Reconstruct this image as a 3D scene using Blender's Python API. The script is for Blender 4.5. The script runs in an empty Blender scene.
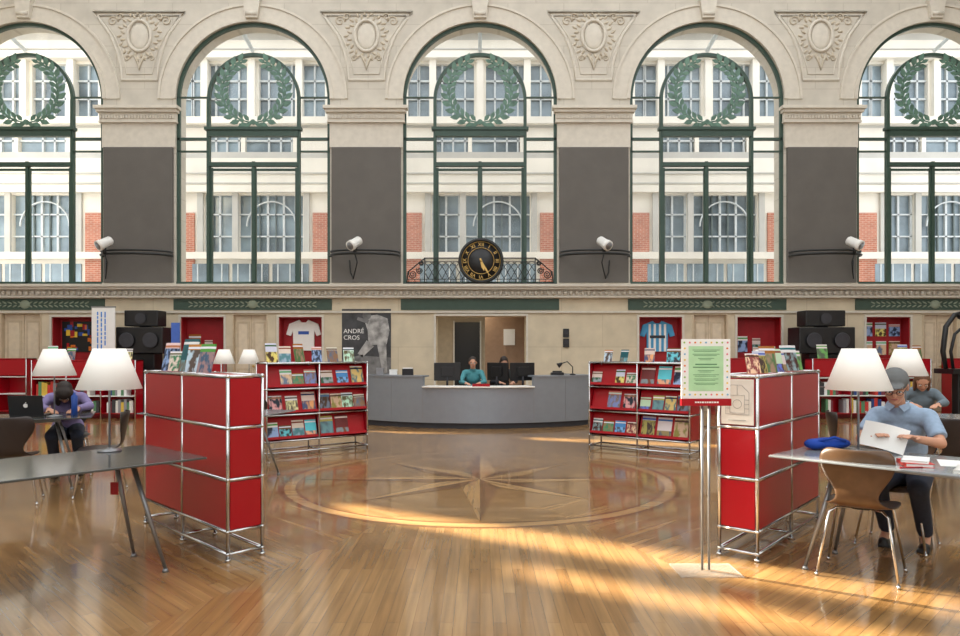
import bpy, math, random, colorsys
from mathutils import Vector, Matrix, Euler
random.seed(7)
SC=bpy.context.scene
COL=SC.collection
C=1.43; S=43.0; WY=16.28
def wx(px): return (px-480)/S
def wz(py): return C+(350-py)/S
def lin(c):
    return tuple(((x/255)/12.92 if x/255<=0.04045 else (((x/255)+0.055)/1.055)**2.4) for x in c)
# ---------------- materials
MATS={}
def mat(name,rgb,rough=0.5,metal=0.0,var=0.08,scale=8.0,bump=0.0,emit=0.0,spec=0.5,alpha=1.0):
    if name in MATS: return MATS[name]
    m=bpy.data.materials.new(name); m.use_nodes=True
    nt=m.node_tree; b=nt.nodes['Principled BSDF']
    c=lin(rgb)
    tc=nt.nodes.new('ShaderNodeTexCoord')
    nz=nt.nodes.new('ShaderNodeTexNoise'); nz.inputs['Scale'].default_value=scale; nz.inputs['Detail'].default_value=4
    nt.links.new(tc.outputs['Object'],nz.inputs['Vector'])
    r=nt.nodes.new('ShaderNodeValToRGB')
    r.color_ramp.elements[0].position=0.3; r.color_ramp.elements[1].position=0.7
    r.color_ramp.elements[0].color=(*[x*(1-var) for x in c],1)
    r.color_ramp.elements[1].color=(*[min(1,x*(1+var)) for x in c],1)
    nt.links.new(nz.outputs['Fac'],r.inputs['Fac'])
    nt.links.new(r.outputs['Color'],b.inputs['Base Color'])
    b.inputs['Roughness'].default_value=rough; b.inputs['Metallic'].default_value=metal
    b.inputs['Specular IOR Level'].default_value=spec; b.inputs['Alpha'].default_value=alpha
    if bump>0:
        bp=nt.nodes.new('ShaderNodeBump'); bp.inputs['Strength'].default_value=bump; bp.inputs['Distance'].default_value=0.02
        nt.links.new(nz.outputs['Fac'],bp.inputs['Height']); nt.links.new(bp.outputs['Normal'],b.inputs['Normal'])
    if emit>0:
        nt.links.new(r.outputs['Color'],b.inputs['Emission Color']); b.inputs['Emission Strength'].default_value=emit
    MATS[name]=m; return m
def brickmat(name,c1,c2,cm,bw,rh,mort,rough=0.7,uv=False,noise=0.12,bump=0.0,coat=0.0):
    m=bpy.data.materials.new(name); m.use_nodes=True
    nt=m.node_tree; b=nt.nodes['Principled BSDF']; N=nt.nodes.new; L=nt.links.new
    tc=N('ShaderNodeTexCoord')
    if uv: vec=tc.outputs['UV']
    else:
        sp=N('ShaderNodeSeparateXYZ'); L(tc.outputs['Object'],sp.inputs[0])
        cb=N('ShaderNodeCombineXYZ'); L(sp.outputs['X'],cb.inputs['X']); L(sp.outputs['Z'],cb.inputs['Y']); vec=cb.outputs[0]
    bt=N('ShaderNodeTexBrick'); L(vec,bt.inputs['Vector'])
    bt.inputs['Color1'].default_value=(*lin(c1),1); bt.inputs['Color2'].default_value=(*lin(c2),1); bt.inputs['Mortar'].default_value=(*lin(cm),1)
    bt.inputs['Scale'].default_value=1; bt.inputs['Brick Width'].default_value=bw; bt.inputs['Row Height'].default_value=rh
    bt.inputs['Mortar Size'].default_value=mort; bt.inputs['Mortar Smooth'].default_value=0.2
    nz=N('ShaderNodeTexNoise'); nz.inputs['Scale'].default_value=1.0 if uv else 3.0; nz.inputs['Detail'].default_value=6
    if uv:
        mp=N('ShaderNodeMapping'); mp.inputs['Scale'].default_value=(1.5,30,1); L(vec,mp.inputs[0]); L(mp.outputs[0],nz.inputs['Vector'])
    else: L(tc.outputs['Object'],nz.inputs['Vector'])
    mx=N('ShaderNodeMix'); mx.data_type='RGBA'; mx.blend_type='MULTIPLY'; mx.inputs['Factor'].default_value=1
    rr=N('ShaderNodeValToRGB'); rr.color_ramp.elements[0].position=.3; rr.color_ramp.elements[1].position=.7
    rr.color_ramp.elements[0].color=(1-noise*2,)*3+(1,); rr.color_ramp.elements[1].color=(1,1,1,1)
    L(nz.outputs['Fac'],rr.inputs[0]); L(bt.outputs['Color'],mx.inputs['A']); L(rr.outputs[0],mx.inputs['B'])
    res=mx.outputs['Result']
    if uv:
        n2=N('ShaderNodeTexNoise'); n2.inputs['Scale'].default_value=.9; n2.inputs['Detail'].default_value=3; L(tc.outputs['Object'],n2.inputs['Vector'])
        r2=N('ShaderNodeValToRGB'); r2.color_ramp.elements[0].position=.35; r2.color_ramp.elements[1].position=.65; r2.color_ramp.elements[0].color=(.82,.81,.80,1); r2.color_ramp.elements[1].color=(1.0,1.0,1.0,1)
        m2=N('ShaderNodeMix'); m2.data_type='RGBA'; m2.blend_type='MULTIPLY'; m2.inputs['Factor'].default_value=1; L(n2.outputs['Fac'],r2.inputs[0]); L(res,m2.inputs['A']); L(r2.outputs[0],m2.inputs['B']); res=m2.outputs['Result']
    L(res,b.inputs['Base Color']); b.inputs['Roughness'].default_value=rough
    if bump:
        bp=N('ShaderNodeBump'); bp.inputs['Strength'].default_value=bump; bp.inputs['Distance'].default_value=.01
        L(nz.outputs['Fac'],bp.inputs['Height']); L(bp.outputs[0],b.inputs['Normal'])
    b.inputs['Coat Weight'].default_value=coat; b.inputs['Coat Roughness'].default_value=.08
    MATS[name]=m; return m
stone=brickmat('limestone_blocks',(208,201,187),(203,196,182),(191,183,168),1.3,.5,.010,.8,noise=.08)
stone_low=brickmat('warm_limestone',(216,202,175),(211,197,170),(198,183,155),1.9,.75,.008,.7,noise=.08)
stone_plain=mat('carved_limestone',(209,202,188),.8,var=.06,bump=.12)
stone_dark=mat('darker_relief_limestone',(194,183,163),.85,var=.05)  # slightly darker stone colour for the carved relief
darkpan=mat('dark_acoustic_slate',(101,97,92),.9,var=.06,scale=2.5)
green=mat('dark_green_steel',(50,74,63),.45,var=.1)
green_l=mat('grey_green_bronze_leaf',(86,118,102),.5,var=.3)
greenband=mat('green_frieze_paint',(62,82,70),.6)
red=mat('red_powder_coated_metal',(168,4,24),.28,var=.05,scale=2)
redniche=mat('red_niche_paint',(160,20,28),.6)
chrome=mat('chrome_tube',(205,205,205),.18,1.0,var=.02)
steel=mat('brushed_steel',(150,152,155),.4,.8,var=.05,scale=30)
counter=mat('grey_metallic_counter',(144,151,160),.36,.35,var=.03)
white=mat('white_paint',(238,236,230),.5,var=.02)
paper=mat('white_paper',(240,240,236),.8,var=.02)
black=mat('black_plastic',(22,22,24),.4,var=.1)
blackm=mat('black_iron',(25,27,26),.5,var=.1)
darkchair=mat('dark_brown_plywood',(44,34,30),.35,var=.15)
brownchair=mat('brown_lacquered_plywood',(96,70,48),.3,var=.15,scale=14)
grtop=mat('dark_grey_laminate_table',(76,78,76),.12,var=.04)
whtop=mat('pale_grey_laminate_table',(134,139,142),.14,var=.03)
gold=mat('aged_gold',(200,165,95),.4,.5)
doorb=mat('beige_painted_door',(216,200,174),.6)
skin=mat('skin',(205,152,124),.55,var=.05)
shade=mat('cream_lampshade_fabric',(240,237,230),.8,var=.02,emit=.17)
blue=mat('blue_fabric',(20,70,170),.8)
bluep=mat('blue_plastic',(40,80,165),.5)
teal=mat('teal_shirt_fabric',(80,150,158),.8)
sage=mat('grey_blue_fabric',(108,122,132),.8)
lblue=mat('light_blue_shirt_fabric',(150,172,196),.85,var=.08,scale=40)
denim=mat('dark_denim',(42,50,68),.9,var=.15,scale=60)
purple=mat('purple_knit',(130,118,160),.9)
dgrey=mat('dark_grey_cloth',(60,60,64),.9)
haird=mat('dark_brown_hair',(38,26,20),.6,var=.3,scale=60)
hairg=mat('grey_brown_hair',(105,90,78),.6,var=.3,scale=60)
hairr=mat('auburn_hair',(112,76,54),.6,var=.3,scale=60)
greyc=mat('grey_cap_fabric',(104,106,106),.9)
brickr=brickmat('red_brick_masonry',(196,124,98),(184,112,88),(208,180,164),.22,.07,.008,.9)
court=mat('pale_courtyard_render',(228,223,212),.85,var=.09,scale=.7)
court2=mat('grey_courtyard_stone',(188,186,180),.85,var=.08,scale=1.2)
courtglass=mat('courtyard_window_glass',(128,144,154),.12,var=.6,scale=.6)
vermil=mat('orange_print',(230,120,30),.6); yel=mat('yellow_print',(235,200,60),.6)
mint=mat('green_notice_print',(178,220,172),.6)
lips=mat('lip_skin',(175,105,95),.5); eyem=mat('eye_dark',(30,22,18),.2)
clearp=mat('clear_acrylic_base',(200,195,185),.12,var=.02,alpha=.3)
def clearmat(name,col,fac,rough):
    m=bpy.data.materials.new(name); m.use_nodes=True; nt=m.node_tree
    for n in list(nt.nodes): nt.nodes.remove(n)
    N=nt.nodes.new; o=N('ShaderNodeOutputMaterial'); t=N('ShaderNodeBsdfTransparent'); g=N('ShaderNodeBsdfGlossy'); g.inputs['Roughness'].default_value=rough
    t.inputs[0].default_value=(*col,1)
    mx=N('ShaderNodeMixShader'); nz=N('ShaderNodeTexNoise'); nz.inputs['Scale'].default_value=.5
    mm=N('ShaderNodeMath'); mm.operation='MULTIPLY'; mm.inputs[1].default_value=fac
    nt.links.new(nz.outputs['Fac'],mm.inputs[0]); nt.links.new(mm.outputs[0],mx.inputs[0]); nt.links.new(t.outputs[0],mx.inputs[1]); nt.links.new(g.outputs[0],mx.inputs[2]); nt.links.new(mx.outputs[0],o.inputs[0]); return m
glass=clearmat('window_glass',(.97,.98,.98),.05,.05)
def cover(i,base,title,pa,pb,sc,split):
    m=bpy.data.materials.new('printed_cover_%d'%i); m.use_nodes=True; nt=m.node_tree; b=nt.nodes['Principled BSDF']; N=nt.nodes.new; L=nt.links.new
    tc=N('ShaderNodeTexCoord'); sp=N('ShaderNodeSeparateXYZ'); L(tc.outputs['Generated'],sp.inputs[0])
    mp=N('ShaderNodeMapping'); mp.inputs['Location'].default_value=(i*3.7,i*1.3,i*.7); L(tc.outputs['Generated'],mp.inputs[0])
    nz=N('ShaderNodeTexNoise'); nz.inputs['Scale'].default_value=sc; nz.inputs['Detail'].default_value=2; L(mp.outputs[0],nz.inputs['Vector'])
    r=N('ShaderNodeValToRGB'); e=r.color_ramp.elements
    e[0].position=.42; e[0].color=(*lin(pa),1); e[1].position=.56; e[1].color=(*lin(pb),1); L(nz.outputs['Fac'],r.inputs[0])
    def gt(out,v):
        q=N('ShaderNodeMath'); q.operation='GREATER_THAN'; q.inputs[1].default_value=v; L(out,q.inputs[0]); return q.outputs[0]
    a=N('ShaderNodeMix'); a.data_type='RGBA'; L(gt(sp.outputs['Z'],split),a.inputs['Factor']); L(r.outputs[0],a.inputs['A']); a.inputs['B'].default_value=(*lin(base),1)
    z=N('ShaderNodeMath'); z.operation='COMPARE'; z.inputs[1].default_value=.87; z.inputs[2].default_value=.04; L(sp.outputs['Z'],z.inputs[0])
    c=N('ShaderNodeMix'); c.data_type='RGBA'; L(z.outputs[0],c.inputs['Factor']); L(a.outputs['Result'],c.inputs['A']); c.inputs['B'].default_value=(*lin(title),1)
    L(c.outputs['Result'],b.inputs['Base Color']); b.inputs['Roughness'].default_value=.35; return m
random.seed(21)
def rc(s0,s1,v0,v1):
    h=random.choice([.0,.02,.06,.09,.12,.15,.52,.56,.6,.63,.3,.4,.08,.58])
    return tuple(255*x for x in colorsys.hsv_to_rgb(h,random.uniform(s0,s1),random.uniform(v0,v1)))
COVERS=[]
for i in range(32):
    lightb=random.random()<.5
    base=rc(0,.15,.85,.97) if lightb else rc(.45,.9,.35,.9)
    title=rc(.5,.95,.2,.75) if lightb else rc(0,.1,.9,1)
    COVERS.append(cover(i,base,title,rc(.2,.7,.2,.6),rc(.1,.55,.55,.95),random.uniform(1.5,4),random.choice([.55,.72,.8,.35,.95])))
# ---------------- mesh builder
class MB:
    def __init__(s): s.v=[];s.f=[];s.m=[];s.s=[];s.uv=None
    def add(s,vs,fs,mi=0,sm=False):
        o=len(s.v); s.v+= [tuple(v) for v in vs]
        for f in fs: s.f.append([i+o for i in f]); s.m.append(mi); s.s.append(sm)
    def box(s,c,d,mi=0,M=None,rz=0):
        x,y,z=[k/2 for k in d]
        vs=[Vector((a,b,e)) for e in(-z,z) for b in(-y,y) for a in(-x,x)]
        Rm=Matrix.Rotation(rz,4,'Z') if rz else None
        if Rm: vs=[Rm@v for v in vs]
        vs=[v+Vector(c) for v in vs]
        if M: vs=[M@v for v in vs]
        s.add(vs,[(0,2,3,1),(4,5,7,6),(0,1,5,4),(2,6,7,3),(0,4,6,2),(1,3,7,5)],mi)
    def bb(s,x0,x1,y0,y1,z0,z1,mi=0): s.box(((x0+x1)/2,(y0+y1)/2,(z0+z1)/2),(abs(x1-x0),abs(y1-y0),abs(z1-z0)),mi)
    def rings(s,rs,mi=0,closed=False,caps=True,sm=True):
        n=len(rs[0]); o=len(s.v)
        for r in rs: s.v+=[tuple(p) for p in r]
        k=len(rs)
        for i in range(k if closed else k-1):
            a=o+i*n; b=o+((i+1)%k)*n
            for j in range(n):
                s.f.append([a+j,a+(j+1)%n,b+(j+1)%n,b+j]); s.m.append(mi); s.s.append(sm)
        if caps and not closed:
            s.f.append([o+j for j in range(n)][::-1]); s.m.append(mi); s.s.append(False)
            s.f.append([o+(k-1)*n+j for j in range(n)]); s.m.append(mi); s.s.append(False)
    def tube(s,pts,r,n=8,mi=0,closed=False):
        pts=[Vector(p) for p in pts]; k=len(pts); rs=[]; up=None
        for i,p in enumerate(pts):
            if closed: t=(pts[(i+1)%k]-pts[i-1])
            else: t=pts[min(i+1,k-1)]-pts[max(i-1,0)]
            t.normalize()
            if up is None:
                up=Vector((0,0,1)) if abs(t.z)<.9 else Vector((1,0,0))
            a=up-t*up.dot(t)
            if a.length<1e-4: a=t.orthogonal()
            a.normalize(); b=t.cross(a); up=a
            rr=r[i] if isinstance(r,(list,tuple)) else r
            rs.append([p+(a*math.cos(q)+b*math.sin(q))*rr for q in [2*math.pi*j/n for j in range(n)]])
        s.rings(rs,mi,closed)
    def cyl(s,p0,p1,r0,r1=None,n=12,mi=0): s.tube([p0,p1],[r0,r0 if r1 is None else r1],n,mi)
    def ell(s,c,r,mi=0,seg=14,ring=9,M=None):
        if not isinstance(r,(list,tuple)): r=(r,r,r)
        vs=[];fs=[]
        for i in range(ring+1):
            th=math.pi*i/ring
            for j in range(seg):
                ph=2*math.pi*j/seg
                vs.append(Vector((r[0]*math.sin(th)*math.cos(ph),r[1]*math.sin(th)*math.sin(ph),r[2]*math.cos(th))))
        vs=[v+Vector(c) for v in vs]
        if M: vs=[M@v for v in vs]
        out=[vs[0]]+vs[seg:seg*ring]+[vs[-1]]
        for j in range(seg): fs.append((0,1+j,1+(j+1)%seg))
        for i in range(ring-2):
            a=1+i*seg;b=a+seg
            for j in range(seg): fs.append((a+j,b+j,b+(j+1)%seg,a+(j+1)%seg))
        a=1+(ring-2)*seg
        for j in range(seg): fs.append((a+j,len(out)-1,a+(j+1)%seg))
        s.add(out,fs,mi,True)
    def cap(s,p0,p1,r0,r1,n=12,mi=0):
        s.cyl(p0,p1,r0,r1,n,mi); s.ell(p0,r0,mi,n,8); s.ell(p1,r1,mi,n,8)
    def lathe(s,prof,c=(0,0,0),n=24,mi=0,caps=True,M=None):
        rs=[]
        for r,z in prof:
            ring=[Vector((c[0]+r*math.cos(2*math.pi*j/n),c[1]+r*math.sin(2*math.pi*j/n),c[2]+z)) for j in range(n)]
            if M: ring=[M@v for v in ring]
            rs.append(ring)
        s.rings(rs,mi,caps=caps)
    def prism(s,poly,y0,y1,mi=0,M=None):
        n=len(poly); vs=[Vector((x,y0,z)) for x,z in poly]+[Vector((x,y1,z)) for x,z in poly]
        if M: vs=[M@v for v in vs]
        s.add(vs,[list(range(n)),list(range(2*n-1,n-1,-1))]+[(i,i+n,(i+1)%n+n,(i+1)%n) for i in range(n)],mi)
    def arc(s,cx,cz,r0,r1,a0,a1,y0,y1,n=32,mi=0):
        rs=[]
        for i in range(n+1):
            a=a0+(a1-a0)*i/n; c,q=math.cos(a),math.sin(a)
            rs.append([Vector((cx+r*c,y,cz+r*q)) for r,y in((r0,y0),(r1,y0),(r1,y1),(r0,y1))])
        s.rings(rs,mi,sm=False)
    def text(s,txt,size,M,mi=0,ext=.002,align='CENTER'):
        cu=bpy.data.curves.new('t','FONT'); cu.body=txt; cu.size=size; cu.extrude=ext; cu.align_x=align; cu.align_y='CENTER'; cu.resolution_u=3
        ob=bpy.data.objects.new('t',cu); COL.objects.link(ob)
        dg=bpy.context.evaluated_depsgraph_get(); me=bpy.data.meshes.new_from_object(ob.evaluated_get(dg))
        s.add([M@v.co for v in me.vertices],[list(p.vertices) for p in me.polygons],mi)
        bpy.data.objects.remove(ob); bpy.data.meshes.remove(me)
    def obj(s,name,mats,parent=None,loc=None,rz=0,bevel=0,M=None):
        me=bpy.data.meshes.new(name); me.from_pydata(s.v,[],s.f)
        if not isinstance(mats,(list,tuple)): mats=[mats]
        for m in mats: me.materials.append(m)
        me.polygons.foreach_set('material_index',s.m); me.polygons.foreach_set('use_smooth',s.s)
        me.update()
        o=bpy.data.objects.new(name,me); COL.objects.link(o)
        if parent: o.parent=parent
        if loc: o.location=loc
        if rz: o.rotation_euler=(0,0,rz)
        if M is not None: o.matrix_world=M
        if bevel:
            b=o.modifiers.new('bevel','BEVEL'); b.width=bevel; b.segments=2; b.limit_method='ANGLE'
        return o
def meta(o,label,cat,group=None):
    o['label']=label; o['category']=cat
    if group: o['group']=group
    return o
def root(name,label,cat,loc=(0,0,0),rz=0,group=None):
    e=bpy.data.objects.new(name,None); e.empty_display_size=.1; COL.objects.link(e); e.location=loc; e.rotation_euler=(0,0,rz)
    return meta(e,label,cat,group)
def struct(o): o['kind']='structure'; return o
R=math.radians
# ================= ROOM =================
CX,CY=0.0,7.75
def floor():
    x0,x1,y0,y1=-16,16,-5.5,17.0
    b=MB(); uvs=[]
    rad=2.15
    ang=sorted(set([2*math.pi*i/64 for i in range(64)]+[math.atan2(y-CY,x-CX)%(2*math.pi) for x in(x0,x1) for y in(y0,y1)]))
    def ray(a):
        c,s=math.cos(a),math.sin(a); t=1e9
        if c>1e-9:t=min(t,(x1-CX)/c)
        if c<-1e-9:t=min(t,(x0-CX)/c)
        if s>1e-9:t=min(t,(y1-CY)/s)
        if s<-1e-9:t=min(t,(y0-CY)/s)
        return t
    def face(pts,mi,rot,off=0):
        b.add(pts,[list(range(len(pts)))],mi)
        c,s=math.cos(rot),math.sin(rot)
        for p in pts: uvs.append(((p[0]-CX)*c+(p[1]-CY)*s+off,-(p[0]-CX)*s+(p[1]-CY)*c))
    n=len(ang)
    def sect(a): return (round(a/(math.pi/4))%8)*math.pi/4
    for i in range(n):
        a,c=ang[i],ang[(i+1)%n]; c2=c if c>a else c+2*math.pi
        rot=sect((a+c2)/2); k=int(rot/(math.pi/4)+.5)
        P=lambda r,q:(CX+r*math.cos(q),CY+r*math.sin(q),0)
        face([P(rad,a),P(ray(a),a),P(ray(c),c),P(rad,c)],0 if k%2 else 1,rot+(0 if k%2==0 else math.pi/2),k*.37)
        face([P(rad-.06,a),P(rad,a),P(rad,c),P(rad-.06,c)],3,0)
        face([P(rad-.17,a),P(rad-.06,a),P(rad-.06,c),P(rad-.17,c)],2,0)
        face([P(rad-.20,a),P(rad-.17,a),P(rad-.17,c),P(rad-.20,c)],3,0)
        face([P(0,a),P(rad-.20,a),P(rad-.20,c)],0,rot+math.pi/2)
    for k in range(16):
        if k%2: continue
        a=k*math.pi/8; L=rad-.22 if k%4==0 else 1.6
        tip=(CX+L*math.cos(a),CY+L*math.sin(a),.0015)
        for sg in(-1,1):
            q=(CX+.5*math.cos(a+sg*math.pi/8),CY+.5*math.sin(a+sg*math.pi/8),.0015)
            pts=[(CX,CY,.0015),q,tip] if sg<0 else [(CX,CY,.0015),tip,q]
            face(pts,2 if sg<0 else 3,a)
    mats=[brickmat('oak_parquet',(178,138,88),(152,112,66),(128,92,56),.7,.07,.0015,.24,uv=True,noise=.16,bump=.03,coat=.6),
          brickmat('oak_parquet_radial',(182,142,92),(157,117,70),(132,96,58),.9,.07,.0015,.24,uv=True,noise=.16,bump=.03,coat=.6),
          brickmat('inlay_pale_oak',(196,156,104),(186,146,96),(150,112,70),.7,.06,.0012,.24,uv=True,noise=.12,coat=.6),
          brickmat('inlay_walnut',(132,92,56),(124,86,52),(106,74,46),.7,.06,.0012,.24,uv=True,noise=.12,coat=.6)]
    o=b.obj('floor',mats); ul=o.data.uv_layers.new(name='UVMap')
    for p in o.data.polygons:
        for li in p.loop_indices: ul.data[li].uv=uvs[o.data.loops[li].vertex_index]
    struct(o)
floor()
BW=227/S; AR=77/S; ZS=wz(285); ZC=wz(99); TOPZ=12.0; WT=.55
XR=BW*2.5
BAYS=[-2,-1,0,1,2]
OPS=[(0,42,314,999,'d'),(52,93,317,372,'n'),(181,224,317,372,'n'),(232,268,315,999,'d'),(279,322,317,372,'n'),(436,526,316,999,'o'),(639,682,317,372,'n'),(692,728,315,999,'d'),(737,781,317,372,'n'),(866,910,317,372,'n'),(922,958,315,999,'d')]
def wall_back():
    b=MB()
    for k in BAYS:
        cx=k*BW
        for x0,x1 in((cx-BW/2,cx-AR),(cx+AR,cx+BW/2)):
            b.bb(x0,x1,WY,WY+WT,ZS,ZC)
        n=40
        for y,fl in((WY,0),(WY+WT,1)):
            for i in range(n):
                a0=math.pi*i/n; a1=math.pi*(i+1)/n
                p=[(cx+AR*math.cos(a0),y,ZC+AR*math.sin(a0)),(cx+AR*math.cos(a1),y,ZC+AR*math.sin(a1)),(cx+AR*math.cos(a1),y,TOPZ),(cx+AR*math.cos(a0),y,TOPZ)]
                b.add(p,[(0,1,2,3)] if fl else [(3,2,1,0)])
            for sg in(-1,1):
                p=[(cx+sg*AR,y,ZC),(cx+sg*BW/2,y,ZC),(cx+sg*BW/2,y,TOPZ),(cx+sg*AR,y,TOPZ)]; b.add(p,[(0,1,2,3)])
        for i in range(n):
            a0=math.pi*i/n; a1=math.pi*(i+1)/n
            p=[(cx+AR*math.cos(a),y,ZC+AR*math.sin(a)) for a,y in((a0,WY),(a1,WY),(a1,WY+WT),(a0,WY+WT))]
            b.add(p,[(0,1,2,3)],0,True)
    x=-XR
    for a,c,t,bt,kd in OPS:
        xa,xb=wx(a),wx(c); zt=wz(t); zb=0 if bt==999 else wz(bt)
        b.bb(x,xa,WY,WY+WT,0,ZS,1); b.bb(xa,xb,WY,WY+WT,zt,ZS,1)
        if zb>0: b.bb(xa,xb,WY,WY+WT,0,zb,1)
        x=xb
    b.bb(x,XR,WY,WY+WT,0,ZS,1)
    struct(b.obj('wall_back',[stone,stone_low]))
    di=0
    for a,c,t,bt,kd in OPS:
        xa,xb=wx(a),wx(c); zt=wz(t)
        if kd=='n':
            q=MB(); zb=wz(bt)
            q.bb(xa,xb,WY+.3,WY+.34,zb,zt)
            q.bb(xa,xa+.02,WY+.01,WY+.3,zb,zt); q.bb(xb-.02,xb,WY+.01,WY+.3,zb,zt); q.bb(xa,xb,WY+.01,WY+.3,zb,zb+.02); q.bb(xa,xb,WY+.01,WY+.3,zt-.02,zt)
            q.bb(xa-.05,xb+.05,WY-.03,WY,zt,zt+.05,1); q.bb(xa-.05,xa,WY-.03,WY,zb,zt,1); q.bb(xb,xb+.05,WY-.03,WY,zb,zt,1)
            di+=1; struct(q.obj('trim_%d'%(30+di),[redniche,stone_plain]))
        if kd=='d':
            q=MB(); q.bb(xa,xb,WY+.12,WY+.18,0,zt)
            w=xb-xa
            for sx in(.27,.73):
                for z0,z1 in((.15,1.0),(1.12,zt-.15)):
                    cx=xa+w*sx; hw=w*.18
                    q.bb(cx-hw,cx+hw,WY+.105,WY+.12,z0,z1,1)
                    q.bb(cx-hw+.05,cx+hw-.05,WY+.095,WY+.105,z0+.05,z1-.05,0)
            q.bb(xa+w/2-.01,xa+w/2+.01,WY+.1,WY+.12,0,zt,1)
            q.cyl((xa+w/2+.06,WY+.1,1.05),(xa+w/2+.06,WY+.04,1.05),.02,.03,10,2)
            for ex in(xa,xb-.04): q.bb(ex,ex+.04,WY-.02,WY+.12,0,zt,1)
            struct(q.obj('door_%d'%(1+[o for o in OPS if o[4]=='d'].index((a,c,t,bt,kd))),[doorb,mat('door_moulding_paint',(200,182,154),.6),gold],bevel=.006))
wall_back()
b=MB(); WX=12.9
for y0,y1,z0,z1 in((-5.5,11.9,0,TOPZ),(11.9,12.4,0,8.6),(11.9,12.4,10.9,TOPZ),(12.4,12.85,0,TOPZ),(12.85,13.1,0,8.0),(12.85,13.1,9.3,TOPZ),(13.1,13.32,0,TOPZ),(13.32,13.66,0,7.4),(13.32,13.66,9.2,TOPZ),(13.66,WY,0,TOPZ)):
    b.bb(-WX-.12,-WX,y0,y1,z0,z1)
struct(b.obj('wall_left',stone))  # unseen side wall; slits invented to shape the sun streaks on the floor
b=MB(); b.bb(WX,WX+.4,-5.5,WY,0,TOPZ); struct(b.obj('wall_right',stone))
b=MB()
b.bb(-WX,WX,-5.9,-5.5,0,2.4); b.bb(-WX,WX,-5.9,-5.5,10.2,TOPZ)
for i in range(6):
    x=-WX+.5+i*(2*WX-1)/5; b.bb(x-.6,x+.6,-5.9,-5.5,2.4,10.2)
struct(b.obj('wall_front',stone))
b=MB()
for y0,y1 in((-5.9,-4.5),(1.8,2.6),(8.8,9.6),(15.4,WY+WT)): b.bb(-WX,WX,y0,y1,TOPZ,TOPZ+.3)
for x0,x1 in((-WX,-11),(-.4,.4),(11,WX)): b.bb(x0,x1,-4.5,15.4,TOPZ,TOPZ+.3)
struct(b.obj('ceiling',stone_plain))  # unseen ceiling; large openings added to let sky light into the hall
for k in BAYS:
    cx=k*BW; b=MB()
    b.arc(cx,ZC,AR,AR+.08,0,math.pi,WY-.05,WY+.02,40)
    b.arc(cx,ZC,AR+.36,AR+.41,0,math.pi,WY-.055,WY+.02,40)
    b.arc(cx,ZC,AR+.08,AR+.36,0,math.pi,WY-.025,WY+.02,40)
    b.prism([(cx-.14,ZC+AR+.05),(cx+.14,ZC+AR+.05),(cx+.24,ZC+AR+.8),(cx-.24,ZC+AR+.8)],WY-.14,WY)
    b.cyl((cx-.18,WY-.12,ZC+AR+.66),(cx+.18,WY-.12,ZC+AR+.66),.09,.09,14)
    b.cyl((cx-.13,WY-.12,ZC+AR+.14),(cx+.13,WY-.12,ZC+AR+.14),.055,.055,14)
    struct(b.obj('trim_%d'%(k+3),stone_plain))
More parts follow.
